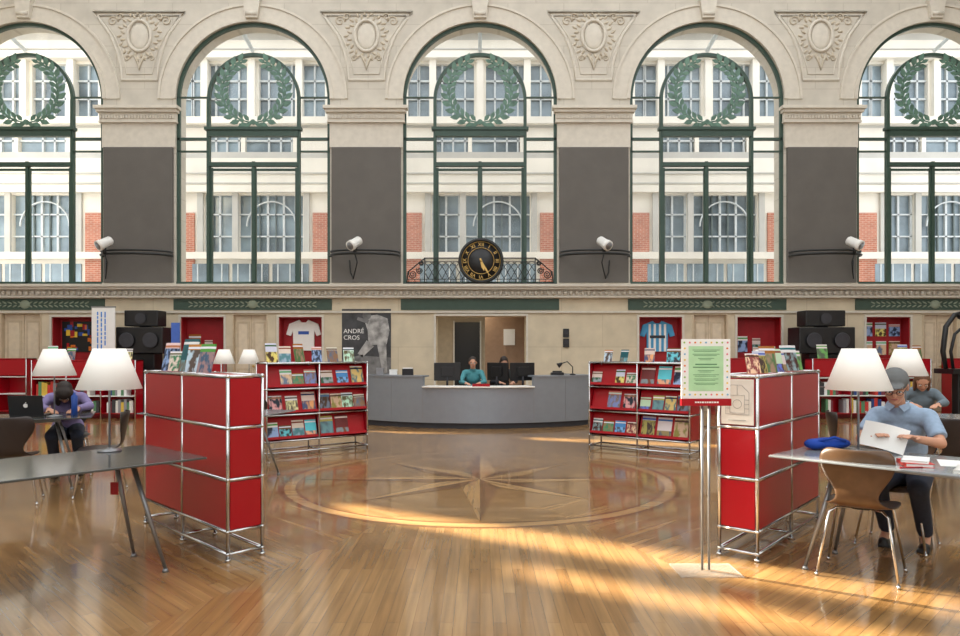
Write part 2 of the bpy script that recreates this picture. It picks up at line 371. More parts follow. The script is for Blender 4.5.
for i,k in enumerate([-1.5,-.5,.5,1.5]):
    cx=k*BW; hw=BW/2-AR
    b=MB()
    z1=wz(108); z0=wz(122)
    b.bb(cx-hw-.12,cx+hw+.12,WY-.22,WY,z1-.07,z1); b.bb(cx-hw-.08,cx+hw+.08,WY-.17,WY,z1-.14,z1-.07)
    b.bb(cx-hw-.04,cx+hw+.04,WY-.1,WY,z0,z1-.14)
    nd=26
    for j in range(nd):
        x=cx-hw-.03+(2*hw+.06)*(j+.5)/nd; b.bb(x-.02,x+.02,WY-.13,WY-.1,z0+.05,z0+.12)
    b.bb(cx-hw-.05,cx+hw+.05,WY-.12,WY,z0-.04,z0)
    b.bb(cx-hw,cx+hw,WY-.05,WY,wz(148),z0-.04)
    b.bb(cx-hw,cx+hw,WY-.05,WY,ZS,ZS+.05)
    struct(b.obj('trim_%d'%(10+i),stone_plain))
    b=MB(); b.bb(cx-hw+.05,cx+hw-.05,WY-.09,WY,ZS+.05,wz(148)); struct(b.obj('trim_%d'%(20+i),darkpan,bevel=.01))
    b=MB()
    prof=[(12,46),(22,38),(35,29),(50,23),(66,19),(80,18)]
    prof2=[(16,40),(26,32),(38,24),(52,18),(66,14),(74,13)]
    pts2=[(cx-w/S,WY-.005,wz(y)) for y,w in prof2]+[(cx+w/S,WY-.005,wz(y)) for y,w in prof2[::-1]]
    pts=[(cx-w/S,WY-.0,wz(y)) for y,w in prof]+[(cx+w/S,WY-.0,wz(y)) for y,w in prof[::-1]]
    b.tube(pts,.035,8,0,True); b.tube(pts2,.014,6,0,True)
    oc=wz(36)
    b.tube([(cx+.27*math.cos(a),WY-.02,oc+.36*math.sin(a)) for a in [2*math.pi*j/24 for j in range(24)]],.036,8,0,True)
    b.ell((cx,WY,oc),(.22,.03,.3),0)
    random.seed(40+i)
    for j in range(34):
        a=2*math.pi*j/34; rr=.40+.07*(j%2); sx,sz=rr*math.cos(a),rr*1.15*math.sin(a)
        M=Matrix.Translation((cx+sx,WY,oc+sz))@Matrix.Rotation(-a+random.uniform(-.5,.5),4,'Y')
        b.ell((0,0,0),(.065,.028,.03),1,8,6,M)
    for sg in(-1,1):
        for q,(ox,oz,r0) in enumerate([(.62,.34,.13),(.46,.44,.09),(.28,-.52,.08)]):
            sp=[(cx+sg*(ox-r0*(1-t/14)*math.cos(t*.75)),WY-.008,oc+oz+r0*(1-t/14)*math.sin(t*.75)) for t in range(13)]
            b.tube(sp,[.022-.001*t for t in range(13)],6,1)
    b.tube([(cx-.12,WY-.01,oc-.45),(cx-.05,WY-.01,oc-.6),(cx,WY-.01,oc-.78),(cx+.05,WY-.01,oc-.6),(cx+.12,WY-.01,oc-.45)],.025,6,1)
    struct(b.obj('trim_%d'%(50+i),[stone_plain,stone_dark]))
b=MB(); z1=ZS; z0=wz(298)
b.bb(-XR,XR,WY-.3,WY,z1-.06,z1); b.bb(-XR,XR,WY-.24,WY,z1-.12,z1-.06); b.bb(-XR,XR,WY-.1,WY,z0+.03,z1-.12); b.bb(-XR,XR,WY-.14,WY,z0,z0+.04)
x=-11.4
while x<11.4:
    b.ell((x,WY-.13,z0+.11),(.045,.05,.06),0,8,6); x+=.135
struct(b.obj('trim_60',stone_plain))
b=MB(); b.bb(-XR,XR,WY-.05,WY,wz(313),wz(311)); struct(b.obj('trim_61',stone_plain))
for k in BAYS:
    cx=k*BW; b=MB(); hw=79/S
    b.bb(cx-hw,cx+hw,WY-.03,WY,wz(310),wz(299))
    zc=wz(304.5)
    if k!=0:
      for j in range(-12,13):
        if abs(j)<1: continue
        for sg in(-1,1):
            a=sg*.5*(1 if j>0 else -1)
            M=Matrix.Translation((cx+j*.12,WY-.035,zc+sg*.04))@Matrix.Rotation(-a,4,'Y')
            b.ell((0,0,0),(.06,.012,.018),1,8,5,M)
      b.ell((cx,WY-.04,zc),(.12,.03,.1),1,12,8)
    struct(b.obj('trim_%d'%(70+k+2),[greenband,mat('pale_green_relief',(140,150,130),.7)]))
def window(k,idx):
    cx=k*BW; b=MB(); y0=WY+.04; y1=y0+.08; A=AR
    b.arc(cx,ZC,A-.07,A,0,math.pi,y0,y1,40)
    for sg in(-1,1): b.bb(cx+sg*(A-.07),cx+sg*A,y0,y1,ZS,ZC)
    r=45/S
    b.arc(cx,ZC,r-.03,r+.04,0,math.pi,y0-.02,y1,32)
    for sg in(-1,1):
        b.bb(cx+sg*(r-.03),cx+sg*(r+.04),y0-.03,y1,ZS,ZC)
        b.bb(cx+sg*r,cx+sg*A,y0,y1,wz(139.5),wz(137)); b.bb(cx+sg*r,cx+sg*A,y0,y1,wz(97),wz(96))
        b.bb(cx+sg*r,cx+sg*A,y0,y1,wz(151.3),wz(150)) 
        b.bb(cx+sg*.05,cx+sg*(r-.04),y0,y1,wz(168),wz(170)); 
        b.bb(cx+sg*(r-.08),cx+sg*(r-.03),y0+.01,y1,ZS,wz(167)); b.bb(cx+sg*.02,cx+sg*.055,y0+.01,y1,ZS,wz(167))
    b.bb(cx-r,cx+r,y0-.05,y1,wz(136),wz(129)); b.bb(cx-r-.08,cx+r+.08,y0-.08,y1,wz(130),wz(127))
    b.bb(cx-r,cx+r,y0-.04,y1,wz(166),wz(162))
    b.bb(cx-.035,cx+.035,y0-.02,y1,ZS,wz(161))
    b.bb(cx-A,cx+A,y0-.02,y1,ZS,ZS+.08)
    w=struct(b.obj('window_%d'%idx,green))
    g=MB(); n=32; pts=[(cx+(A-.03)*math.cos(math.pi*i/n),ZC+(A-.03)*math.sin(math.pi*i/n)) for i in range(n+1)]+[(cx-A+.03,ZS+.05),(cx+A-.03,ZS+.05)]
    g.add([(x,y0+.06,z) for x,z in pts],[list(range(len(pts)))]); g.obj('glass_pane',glass,w)
    q=MB(); zc=wz(91); rr=31/S
    for sg in(-1,1):
        q.tube([(cx+sg*rr*math.sin(a),y0-.02,zc-rr*math.cos(a)) for a in [t*math.pi*.9/20 for t in range(21)]],.018,6)
        for t in range(12):
            a=.16+t*(math.pi*.86)/12
            for off,da,tw,ln in((-.3,0,.7,.18),(.35,.06,-.7,.22),(.02,.12,0.0,.16)):
                aa=a+da
                px=cx+sg*(rr+off*.13)*math.sin(aa); pz=zc-(rr+off*.13)*math.cos(aa)
                tang=math.atan2(math.sin(aa),sg*math.cos(aa))+sg*tw
                M=Matrix.Translation((px,y0-.03-.004*(off>0),pz))@Matrix.Rotation(-tang,4,'Y')
                h=ln*.28
                q.prism([(-.02,0),(ln*.3,h),(ln*.62,h*.85),(ln,0),(ln*.62,-h*.85),(ln*.3,-h)],-.008,.012,0,M)
    for sg in(-1,1): q.prism([(cx,zc-rr+.06),(cx+sg*.22,zc-rr-.07),(cx+sg*.14,zc-rr-.13),(cx,zc-rr-.02)],y0-.05,y0-.02)
    q.cyl((cx,y0-.06,zc-rr),(cx,y0-.01,zc-rr),.06,.06,12)
    q.obj('wreath_ornament',green_l,w)
for i,k in enumerate(BAYS): window(k,i+1)
def courtyard():
    YB=25.0; s=700/YB; fx=lambda px:px/s; fz=lambda py:C+(350-py)/s
    b=MB()
    for k in BAYS:
        cx=k*227/s; H=113.5/s
        def row(z0,z1,ops,mi=0):
            x=cx-H
            for a,c in ops:
                b.bb(x,cx+fx(a),YB,YB+.5,z0,z1,mi); x=cx+fx(c)
            b.bb(x,cx+H,YB,YB+.5,z0,z1,mi)
        b.bb(cx-H,cx+H,YB,YB+.5,0,fz(252))
        row(fz(252),fz(195),[(-48,-20),(-14,50)],2)
        b.bb(cx-H,cx+H,YB,YB+.5,fz(195),fz(158)); b.bb(cx-H,cx+H,YB,YB+.5,fz(158),fz(152),4)
        row(fz(152),fz(128),[(-46,-12),(-8,40)],2)
        b.bb(cx-H,cx+H,YB,YB+.5,fz(128),fz(118),4)
        row(fz(118),fz(64),[(-72,-50),(-44,-6),(6,44),(50,72)])
        b.bb(cx-H,cx+H,YB,YB+.5,fz(64),fz(40)); b.bb(cx-H,cx+H,YB,YB+.5,fz(40),fz(30),4)
        for z,d in((fz(190),.25),(fz(256),.2),(fz(122),.25),(fz(58),.35),(fz(30),.6)): b.bb(cx-H,cx+H,YB-d,YB,z-.12,z+.12)
        for z in(174,184,259,125,50): b.bb(cx-H,cx+H,YB-.05,YB,fz(z),fz(z-1.3),4)
        for a in(-47,47,0): b.bb(cx+fx(a)-.12,cx+fx(a)+.12,YB-.2,YB,fz(122),fz(58))
        for a in(-88,88): b.bb(cx+fx(a)-.2,cx+fx(a)+.2,YB-.12,YB,fz(195),fz(122),4)
        for a in(-52,-17,54): b.bb(cx+fx(a)-.1,cx+fx(a)+.1,YB-.1,YB,fz(254),fz(193),4)
        for a,w_ in((-80,22),(60,24),(-113,24),(94,20)): b.bb(cx+fx(a),cx+fx(a+w_),YB-.06,YB,fz(300),fz(213),1)
        for a in(-60,-20,20): b.bb(cx+fx(a),cx+fx(a+36),YB-.07,YB,fz(290),fz(264),3)
        for a in(-60,-48,-36,-20,-8,4,20,32,44): b.bb(cx+fx(a+5),cx+fx(a+6.2),YB-.09,YB-.07,fz(290),fz(264),5)
        b.bb(cx-H,cx+H,YB+.2,YB+.24,fz(255),fz(60),3)
        for a in(-48,-34,-21,-2,14,30,42): b.bb(cx+fx(a)-.035,cx+fx(a)+.035,YB+.1,YB+.2,fz(252),fz(195),5)
        for a in(-41,22,6): b.bb(cx+fx(a)-.02,cx+fx(a)+.02,YB+.1,YB+.2,fz(252),fz(195),6)
        for z in(236,214): b.bb(cx-H,cx+H,YB+.1,YB+.2,fz(z)-.025,fz(z)+.025,5)
        b.arc(cx+fx(18),fz(226),fx(24),fx(25.2),0,math.pi,YB+.02,YB+.1,24,5)
        for a in(-62,-61,-38,-27,-15,15,27,38,61): b.bb(cx+fx(a)-.03,cx+fx(a)+.03,YB+.1,YB+.2,fz(152),fz(64),5)
        for z in(80,98,140): b.bb(cx-H,cx+H,YB+.1,YB+.2,fz(z)-.03,fz(z)+.03,5)
    for i in range(9):
        x=-16+i*4; b.tube([(x,17.6,13.2),(x,25,11.9)],.07,6,5)
    struct(b.obj('wall_courtyard',[court,brickr,court,courtglass,court2,mat('pale_window_bars',(198,204,206),.6),mat('grey_window_bars',(100,112,112),.6)]))
courtyard()
b=MB(); b.bb(-25,25,17.05,25,-.05,0); struct(b.obj('floor_courtyard',court))
b=MB(); xa,xb=wx(436),wx(526); zt=wz(316)
b.bb(xa-1.0,xb+1.0,WY+3.2,WY+3.3,0,2.7); b.bb(xa-1.0,xa-.9,WY+WT,WY+3.2,0,2.7); b.bb(xb+.9,xb+1.0,WY+WT,WY+3.2,0,2.7)
b.bb(xa-1,xb+1,WY+WT,WY+3.3,2.7,2.78)
b.bb(xa-.05,xa+.0,WY-.03,WY+WT,0,zt+.05,1); b.bb(xb,xb+.05,WY-.03,WY+WT,0,zt+.05,1); b.bb(xa,xb,WY-.03,WY,zt,zt+.05,1)
b.bb(xa+1.15,xb+.9,WY+1.2,WY+1.3,0,2.7,2)
struct(b.obj('wall_office',[mat('office_wall_grey',(200,186,164),.8),stone_plain,mat('brown_partition',(150,122,98),.7)]))
b=MB(); b.bb(xa+.32,xa+1.02,WY+3.12,WY+3.2,0,2.2); b.bb(xa+.28,xa+.32,WY+3.1,WY+3.2,0,2.24,1); b.bb(xa+1.02,xa+1.06,WY+3.1,WY+3.2,0,2.24,1)
struct(b.obj('door_9',[black,white]))
b=MB(); b.bb(xb-.48,xb-.2,WY+1.17,WY+1.2,1.55,1.95); meta(b.obj('notice',paper,bevel=.003),'white paper notice pinned on the brown office partition','notice')
l=bpy.data.lights.new('office_fill','AREA'); l.energy=22; l.size=.8; l.color=(1,.93,.8); lo=bpy.data.objects.new('office_fill',l); COL.objects.link(lo); lo.location=((xa+xb)/2-.3,WY+1.0,2.65)  # added area light brightening the back room, no fixture behind it
for i,(x,z) in enumerate(((wx(566),wz(333)),(wx(566),wz(343)))):
    q=MB(); q.bb(x-.07,x+.07,WY-.04,WY,z-.1,z+.1); q.bb(x-.045,x+.045,WY-.055,WY-.04,z-.03,z+.06,1)
    meta(q.obj('wall_switch',[black,dgrey],bevel=.005),'small black control box fixed to the stone wall','switch','control boxes on the stone wall')
def clock():
    cx,cz=wx(481),wz(262); y=WY-.2
    e=root('wall_clock','large round black clock with gold roman numerals on the window balustrade','clock',(cx,y,cz-.52))
    T=Matrix.Translation((0,0,.52))@Matrix.Rotation(R(90),4,'X')
    b=MB(); b.lathe([(.02,.0),(.5,0),(.52,.02),(.52,.1),(.48,.12),(.45,.1),(.45,.06)],(0,0,-.06),40,0,True,T); b.obj('case',blackm,e)
    b=MB(); b.lathe([(.001,0),(.455,0),(.455,.012),(.001,.012)],(0,0,0.0),40,0,True,T); b.obj('dial',black,e)
    b=MB()
    for r in(.44,.30):
        b.tube([(r*math.cos(a),-.02,.52+r*math.sin(a)) for a in [2*math.pi*i/40 for i in range(40)]],.007,6,0,True)
    for i,t in enumerate(['XII','I','II','III','IIII','V','VI','VII','VIII','IX','X','XI']):
        b.text(t,.12,T@Matrix.Rotation(-i*math.pi/6,4,'Z')@Matrix.Translation((0,.37,.018)),0)
    b.obj('numerals',gold,e)
    for nm,a,L,w,zz in(('minute_hand',150,.38,.022,.03),('hour_hand',163,.25,.032,.036)):
        b=MB(); M=T@Matrix.Rotation(-R(a),4,'Z')@Matrix.Translation((0,0,zz))
        vs=[M@Vector(p) for p in((-w/2,-.06,0),(w/2,-.06,0),(w,L*.6,0),(0,L,0),(-w,L*.6,0))]
        b.add(vs,[(0,1,2,3,4)]); b.obj(nm,gold,e)
    b=MB(); b.ell((0,-.04,.52),.03); b.obj('hub',gold,e)
clock()
def balustrade():
    x0,x1=wx(407),wx(553); z0=ZS; z1=wz(258); y=WY-.07
    b=MB()
    b.bb(x0,x1,y-.015,y+.015,z0,z0+.035); b.bb(x0+.42,x1-.42,y-.012,y+.012,z1-.025,z1); b.bb(x0,x1,y-.01,y+.01,z0+.12,z0+.135); b.bb(x0+.42,x1-.42,y-.01,y+.01,z1-.10,z1-.088)
    n=16; w=(x1-x0-.84)/n
    for i in range(-1,n+1):
        for sg in(-1,1):
            pts=[(x0+.42+w*(i+.5)+sg*w*(t/10*2)-sg*w,y+sg*.006,z0+.135+(z1-z0-.23)*math.sin(t/10*math.pi/2)) for t in range(11)]
            pts=[p for p in pts if x0+.41<p[0]<x1-.41]
            if len(pts)>2: b.tube(pts,.009,5)
    for i in range(25): xx=x0+.05+(x1-x0-.1)*i/24; b.cyl((xx,y,z0+.035),(xx,y,z0+.12),.008,.008,5)
    for sg,xe in((1,x0),(-1,x1)):
        b.cyl((xe+sg*.42,y,z0),(xe+sg*.42,y,z1),.014,.014,6)
        for r0,ox,oz in((.10,.14,.24),(.08,.30,.33),(.06,.34,.50)):
            b.tube([(xe+sg*(ox+r0*(1-t/24)*math.cos(t*.6+2.5)),y,z0+oz+r0*(1-t/24)*math.sin(t*.6+2.5)) for t in range(22)],.013,6)
        b.tube([(xe,y,z0+.02),(xe+sg*.03,y,z0+.3),(xe+sg*.14,y,z0+.38),(xe+sg*.26,y,z1-.14),(xe+sg*.42,y,z1-.015)],.015,6)
    meta(b.obj('balustrade',blackm),'black wrought-iron balustrade with scrolls in front of the arched window','railing')
balustrade()
for i,px in enumerate((117,359,600,842)):
    x=wx(px); z=wz(248)
    e=root('projector','white cylindrical projector on a curved black rail on the dark pilaster','projector',(x,WY-.09,z),0,'projectors on the pilasters')
    sg=-1 if i<2 else 1
    b=MB(); M=Matrix.Translation((0,-.46,.03))@Matrix.Rotation(R(-35 if i<2 else 35),4,'Z')@Matrix.Rotation(R(30),4,'X')@Matrix.Rotation(R(90),4,'X')@Matrix.Scale(.88,4)
    b.lathe([(.02,-.2),(.09,-.2),(.115,-.17),(.12,.08),(.135,.1),(.135,.19),(.11,.19)],(0,0,0),24,0,True,M); b.obj('housing',white,e)
    b=MB(); b.lathe([(.001,.15),(.1,.15),(.1,.195),(.001,.195)],(0,0,0),20,0,True,M); b.obj('lens',steel,e)
    pc=({117:140,359:366,600:594,842:822}[px]-px)/S
    b=MB()
    for zz,yy,rr in((-.20,.5,.03),(-.12,.46,.022)):
        b.tube([(pc+.8*math.sin(a),-yy*math.cos(a)**.8,zz) for a in [R(-89+178*t/16) for t in range(17)]],rr,8)
    b.cyl((0,-.46,-.22),(0,-.46,-.06),.04,.04,12)
    b.obj('bracket_rail',blackm,e)
    b=MB(); b.tube([(0,-.44,-.22),(-sg*.05,-.44,-.4),(sg*.06,-.3,-.75),(sg*.16,-.1,-.6),(sg*.2,-.02,-.3)],.014,6); b.obj('cable',blackm,e)
def jersey(px,py,m,stripes,label):
    x,z=wx(px),wz(py); b=MB()
    prof=[(-.12,.38),(-.38,.28),(-.46,.02),(-.34,-.02),(-.28,.12),(-.27,-.38),(.27,-.38),(.28,.12),(.34,-.02),(.46,.02),(.38,.28),(.12,.38),(.06,.32),(-.06,.32)]
    b.prism(prof,-.03,.02)
    if stripes:
        for xx in(-.2,-.07,.07,.2): b.prism([(xx-.03,-.38),(xx+.03,-.38),(xx+.03,.3),(xx-.03,.3)],-.036,-.03,1)
        b.prism([(-.2,-.05),(.2,-.05),(.2,.02),(-.2,.02)],-.04,-.036,2)
    else:
        b.prism([(-.14,.02),(.14,.02),(.14,.1),(-.14,.1)],-.034,-.03,1)
    o=b.obj('jersey',[m,white if stripes else bluep,dgrey],loc=(x,WY+.27,z),bevel=.008); o.scale=(.9,1,.95); meta(o,label,'jersey')
jersey(301,335,white,False,'white sports jersey displayed flat in a red wall niche')
jersey(660,336,mat('sky_blue_fabric',(80,160,205),.8),True,'sky blue and white striped jersey displayed in a red niche')
def flat(px0,px1,py0,py1,y,mats,name,label,cat,dec=None,group=None):
    x0,x1=wx(px0),wx(px1); z0,z1=wz(py1),wz(py0); b=MB(); b.bb(x0,x1,y-.015,y,z0,z1)
    if dec: dec(b,x0,x1,z0,z1,y-.015)
    return meta(b.obj(name,mats),label,cat,group)
def dec1(b,x0,x1,z0,z1,y):
    random.seed(3)
    for j in range(26):
        x=random.uniform(x0+.08,x1-.1); z=random.uniform(z0+.06,z1-.06); w=random.uniform(.04,.12); h=random.uniform(.04,.14)
        b.bb(x-w/2,min(x1,x+w/2),y-.004-.0003*j,y,z-h/2,z+h/2,random.choice([1,1,2,3,4,1]))
flat(55,90,321,352,WY+.29,[black,vermil,yel,red,bluep],'poster','dark poster with orange yellow and red colour blocks in a niche','poster',dec1)
for (a,c,y0,y1) in((868,879,322,336),(882,893,322,336),(896,907,324,336),(868,879,341,355),(883,893,341,355),(896,907,341,355)):
    flat(a,c,y0,y1,WY+.29,[random.choice(COVERS)],'display_card','small printed card pinned inside the red niche','card',None,'cards in the red niche')
for (a,c,y0,y1) in((184,196,334,356),(200,208,340,352),(741,752,336,352),(757,765,338,352)):
    flat(a,c,y0,y1,WY+.29,[random.choice(COVERS)],'display_card','small printed leaflet pinned inside the red niche','card',None,'leaflets in the red niches')
def dec2(b,x0,x1,z0,z1,y):
    def disc(cx,cz,r,yy,mi): b.prism([(cx+r*math.cos(t),cz+r*math.sin(t)) for t in [2*math.pi*j/16 for j in range(16)]],yy,y,mi)
    def limb(p,q,w0,w1,yy,mi):
        d=Vector((q[0]-p[0],q[1]-p[1])).normalized(); n=Vector((-d.y,d.x))
        b.prism([(p[0]+n.x*w0,p[1]+n.y*w0),(q[0]+n.x*w1,q[1]+n.y*w1),(q[0]-n.x*w1,q[1]-n.y*w1),(p[0]-n.x*w0,p[1]-n.y*w0)],yy,y,mi)
    b.prism([(x0,z0),(x0,z0+.4),(x0+.4,z0+.5),(x1,z0+.45),(x1,z0)],y-.002,y,2)
    b.prism([(x0+.52,z1-.26),(x0+.64,z1-.16),(x0+.82,z1-.13),(x1-.08,z1-.22),(x1-.03,z1-.5),(x1-.1,z1-.82),(x0+.62,z1-.84),(x0+.6,z1-.5)],y-.004,y,3)
    disc(x0+.58,z1-.15,.10,y-.005,2); 
    limb((x0+.66,z1-.8),(x0+.42,z1-1.08),.11,.07,y-.005,3); limb((x0+.42,z1-1.08),(x0+.55,z1-1.45),.07,.05,y-.005,2)
    limb((x0+.92,z1-.78),(x0+1.0,z1-1.5),.11,.05,y-.005,3); limb((x0+.62,z1-.3),(x0+.36,z1-.22),.05,.035,y-.006,2)
    disc(x0+.26,z0+.16,.11,y-.005,1)
    b.text('ANDRÉ',.145,Matrix.Translation((x0+.04,y-.012,z1-.52))@Matrix.Rotation(R(90),4,'X'),1,.001,'LEFT')
    b.text('CROS',.145,Matrix.Translation((x0+.04,y-.012,z1-.67))@Matrix.Rotation(R(90),4,'X'),1,.001,'LEFT')
flat(342,391,309,377,WY,[mat('poster_charcoal',(58,58,60),.5,var=.4,scale=5),paper,mat('poster_mid_grey',(110,109,108),.5,var=.4,scale=6),mat('poster_light_grey',(160,158,155),.5,var=.5,scale=7)],'poster','tall black and white sports poster with white lettering on the wall','poster',dec2)
for px0,px1,g in((116,163,0),(799,855,1)):
    k=(15.25/WY); x0,x1=wx(px0)*k,wx(px1)*k; y=WY-.75
    e=root('loudspeaker','black stacked loudspeaker cabinet on a black stand by the wall','speaker',((x0+x1)/2,y,0),0,'black loudspeakers by the wall')
    w=x1-x0
    b=MB(); b.bb(-w*.28,w*.28,-.2,.2,0,1.35); b.obj('stand',black,e,bevel=.01)
    b=MB(); b.bb(-w/2,w/2,-.3,.3,1.35,1.93); b.obj('cabinet',black,e,bevel=.02)
    b=MB(); b.bb(-w*.36,w*.36,-.22,.22,1.95,2.30); b.bb(-w*.1,w*.1,-.1,.1,1.92,1.96); b.obj('cabinet',black,e,bevel=.02)
    for cx in(-w*.25,w*.25):
        b=MB(); b.lathe([(.03,0),(.15,.03),(.17,.05),(.15,.05)],(0,0,0),20,0,True,Matrix.Translation((cx,-.3,1.64))@Matrix.Rotation(R(90),4,'X')); b.obj('driver',dgrey,e)
    b=MB(); b.lathe([(.03,0),(.1,.02),(.12,.03)],(0,0,0),20,0,True,Matrix.Translation((0,-.22,2.12))@Matrix.Rotation(R(90),4,'X')); b.obj('driver',dgrey,e)
# ============ furniture generators
def unit(name,label,loc,rz,bays,rows,D,BWd=.75,RH=.35,z0=.2):
    e=root(name,label,'cabinet',loc,rz); L=bays*BWd; H=z0+rows*RH
    b=MB(); t=.0125
    xs=[-L/2+i*BWd for i in range(bays+1)]; zs=[.05]+[z0+i*RH for i in range(rows+1)]
    for x in xs:
        for y in(-D/2,D/2):
            b.cyl((x,y,0),(x,y,H),t,t,10)
            b.cyl((x,y,0),(x,y,.02),.02,.02,10)
            for z in zs: b.ell((x,y,z),.0165,0,10,8)
        for z in zs: b.cyl((x,-D/2,z),(x,D/2,z),t,t,10)
    for y in(-D/2,D/2):
        for z in zs: b.cyl((-L/2,y,z),(L/2,y,z),t,t,10)
    b.obj('frame',chrome,e)
    g=.014
    for k in range(rows):
        za=z0+k*RH+g; zb=z0+(k+1)*RH-g
        for i in range(bays):
            for y in(-D/2,D/2):
                b=MB(); b.bb(xs[i]+g,xs[i+1]-g,y-.006,y+.006,za,zb); b.obj('side_panel',red,e,bevel=.003)
        for x in(-L/2,L/2):
            b=MB(); b.bb(x-.006,x+.006,-D/2+g,D/2-g,za,zb); b.obj('end_panel',red,e,bevel=.003)
    for z in(z0,H):
        for i in range(bays):
            b=MB(); b.bb(xs[i]+g,xs[i+1]-g,-D/2+g,D/2-g,z-.006,z+.006); b.obj('shelf_panel' if z==z0 else 'top_panel',red,e,bevel=.003)
    return e
U=.707
cl=(-1.70-U*.75+U*.125,4.72+U*.75+U*.125)
unit('shelving_unit','red metal shelving unit with chrome tube frame, back panels closed',(cl[0],cl[1],0),R(-45),2,3,.25)
a=R(40); ur=(math.sin(a),math.cos(a)); pr=(-math.cos(a),math.sin(a))
cr=(1.87+ur[0]*.75+pr[0]*.13,4.72+ur[1]*.75+pr[1]*.13)
unit('shelving_unit','red metal shelving unit with chrome frame and map on its end',(cr[0],cr[1],0),R(50),2,3,.26)
Mr=Matrix.Translation((cr[0],cr[1],0))@Matrix.Rotation(R(50),4,'Z')
b=MB(); b.bb(-.765,-.758,-.11,.11,.92,1.23)
def pl(pts,cl_=False): b.tube([(-.767,y,z) for y,z in pts],.0014,4,1,cl_)
pl([(-.08,.99),(-.08,1.14),(-.03,1.19),(.04,1.19),(.08,1.14),(.08,.99)],True)
pl([(-.05,1.0),(-.05,1.12),(.05,1.12),(.05,1.0)],True)
for zz in(1.03,1.06,1.09): pl([(-.08,zz),(-.05,zz)]); pl([(.05,zz),(.08,zz)])
pl([(.03*math.cos(t),1.06+.03*math.sin(t)) for t in [2*math.pi*j/14 for j in range(14)]],True); pl([(-.06,.95),(.06,.95)]); pl([(0,1.12),(0,1.19)])
meta(b.obj('floor_map',[mat('off_white_map_paper',(215,212,204),.7),mat('map_line_grey',(140,140,140),.7)],M=Mr),'white sheet with grey line map on the red unit','map')
magmesh=[]
for i,c in enumerate(COVERS):
    hh=random.choice([.26,.28,.3,.24]); ww=random.choice([.09,.105,.1,.11])
    b=MB(); rs=[]
    for u in(-1,-.57,0,.57,1):
        x=u*ww; yy=-.006*(1-u*u)
        rs.append([(x,yy-.003,0),(x,yy-.003,hh),(x,yy+.004,hh),(x,yy+.004,0)])
    b.rings([[Vector(p) for p in r] for r in rs],0,sm=False)
    o=b.obj('magazine',c); magmesh.append(o.data); bpy.data.objects.remove(o)
DECK=[]
def magazine(M,label,group,sc=1.0,name='magazine'):
    global DECK
    if not DECK: DECK=list(range(len(magmesh))); random.shuffle(DECK)
    i=DECK.pop(); o=bpy.data.objects.new(name,magmesh[i]); COL.objects.link(o); o.matrix_world=M@Matrix.Scale(sc,4)
    meta(o,label,'magazine',group); return o
def stand_mags(M,xs,z,y,group,lab,lean=-14,sc=1.0,turn=0):
    for x in xs:
        magazine(M@Matrix.Translation((x,y,z))@Matrix.Rotation(R(turn+random.uniform(-18,18)),4,'Z')@Matrix.Rotation(R(lean),4,'X'),lab,group,sc*random.uniform(.75,1.12))
random.seed(11)
Ml=Matrix.Translation((cl[0],cl[1],0))@Matrix.Rotation(R(-45),4,'Z')
stand_mags(Ml,[-.6,-.44,-.26,-.1,.08],1.259,.0,'brochures on the red shelving unit','printed brochure standing upright on the red unit',sc=.88,turn=25)
stand_mags(Mr,[-.42,-.26,-.08,.1,.28,.46,.64],1.259,.0,'brochures on the right red unit','printed booklet standing upright on the red unit',sc=.74,turn=-25)
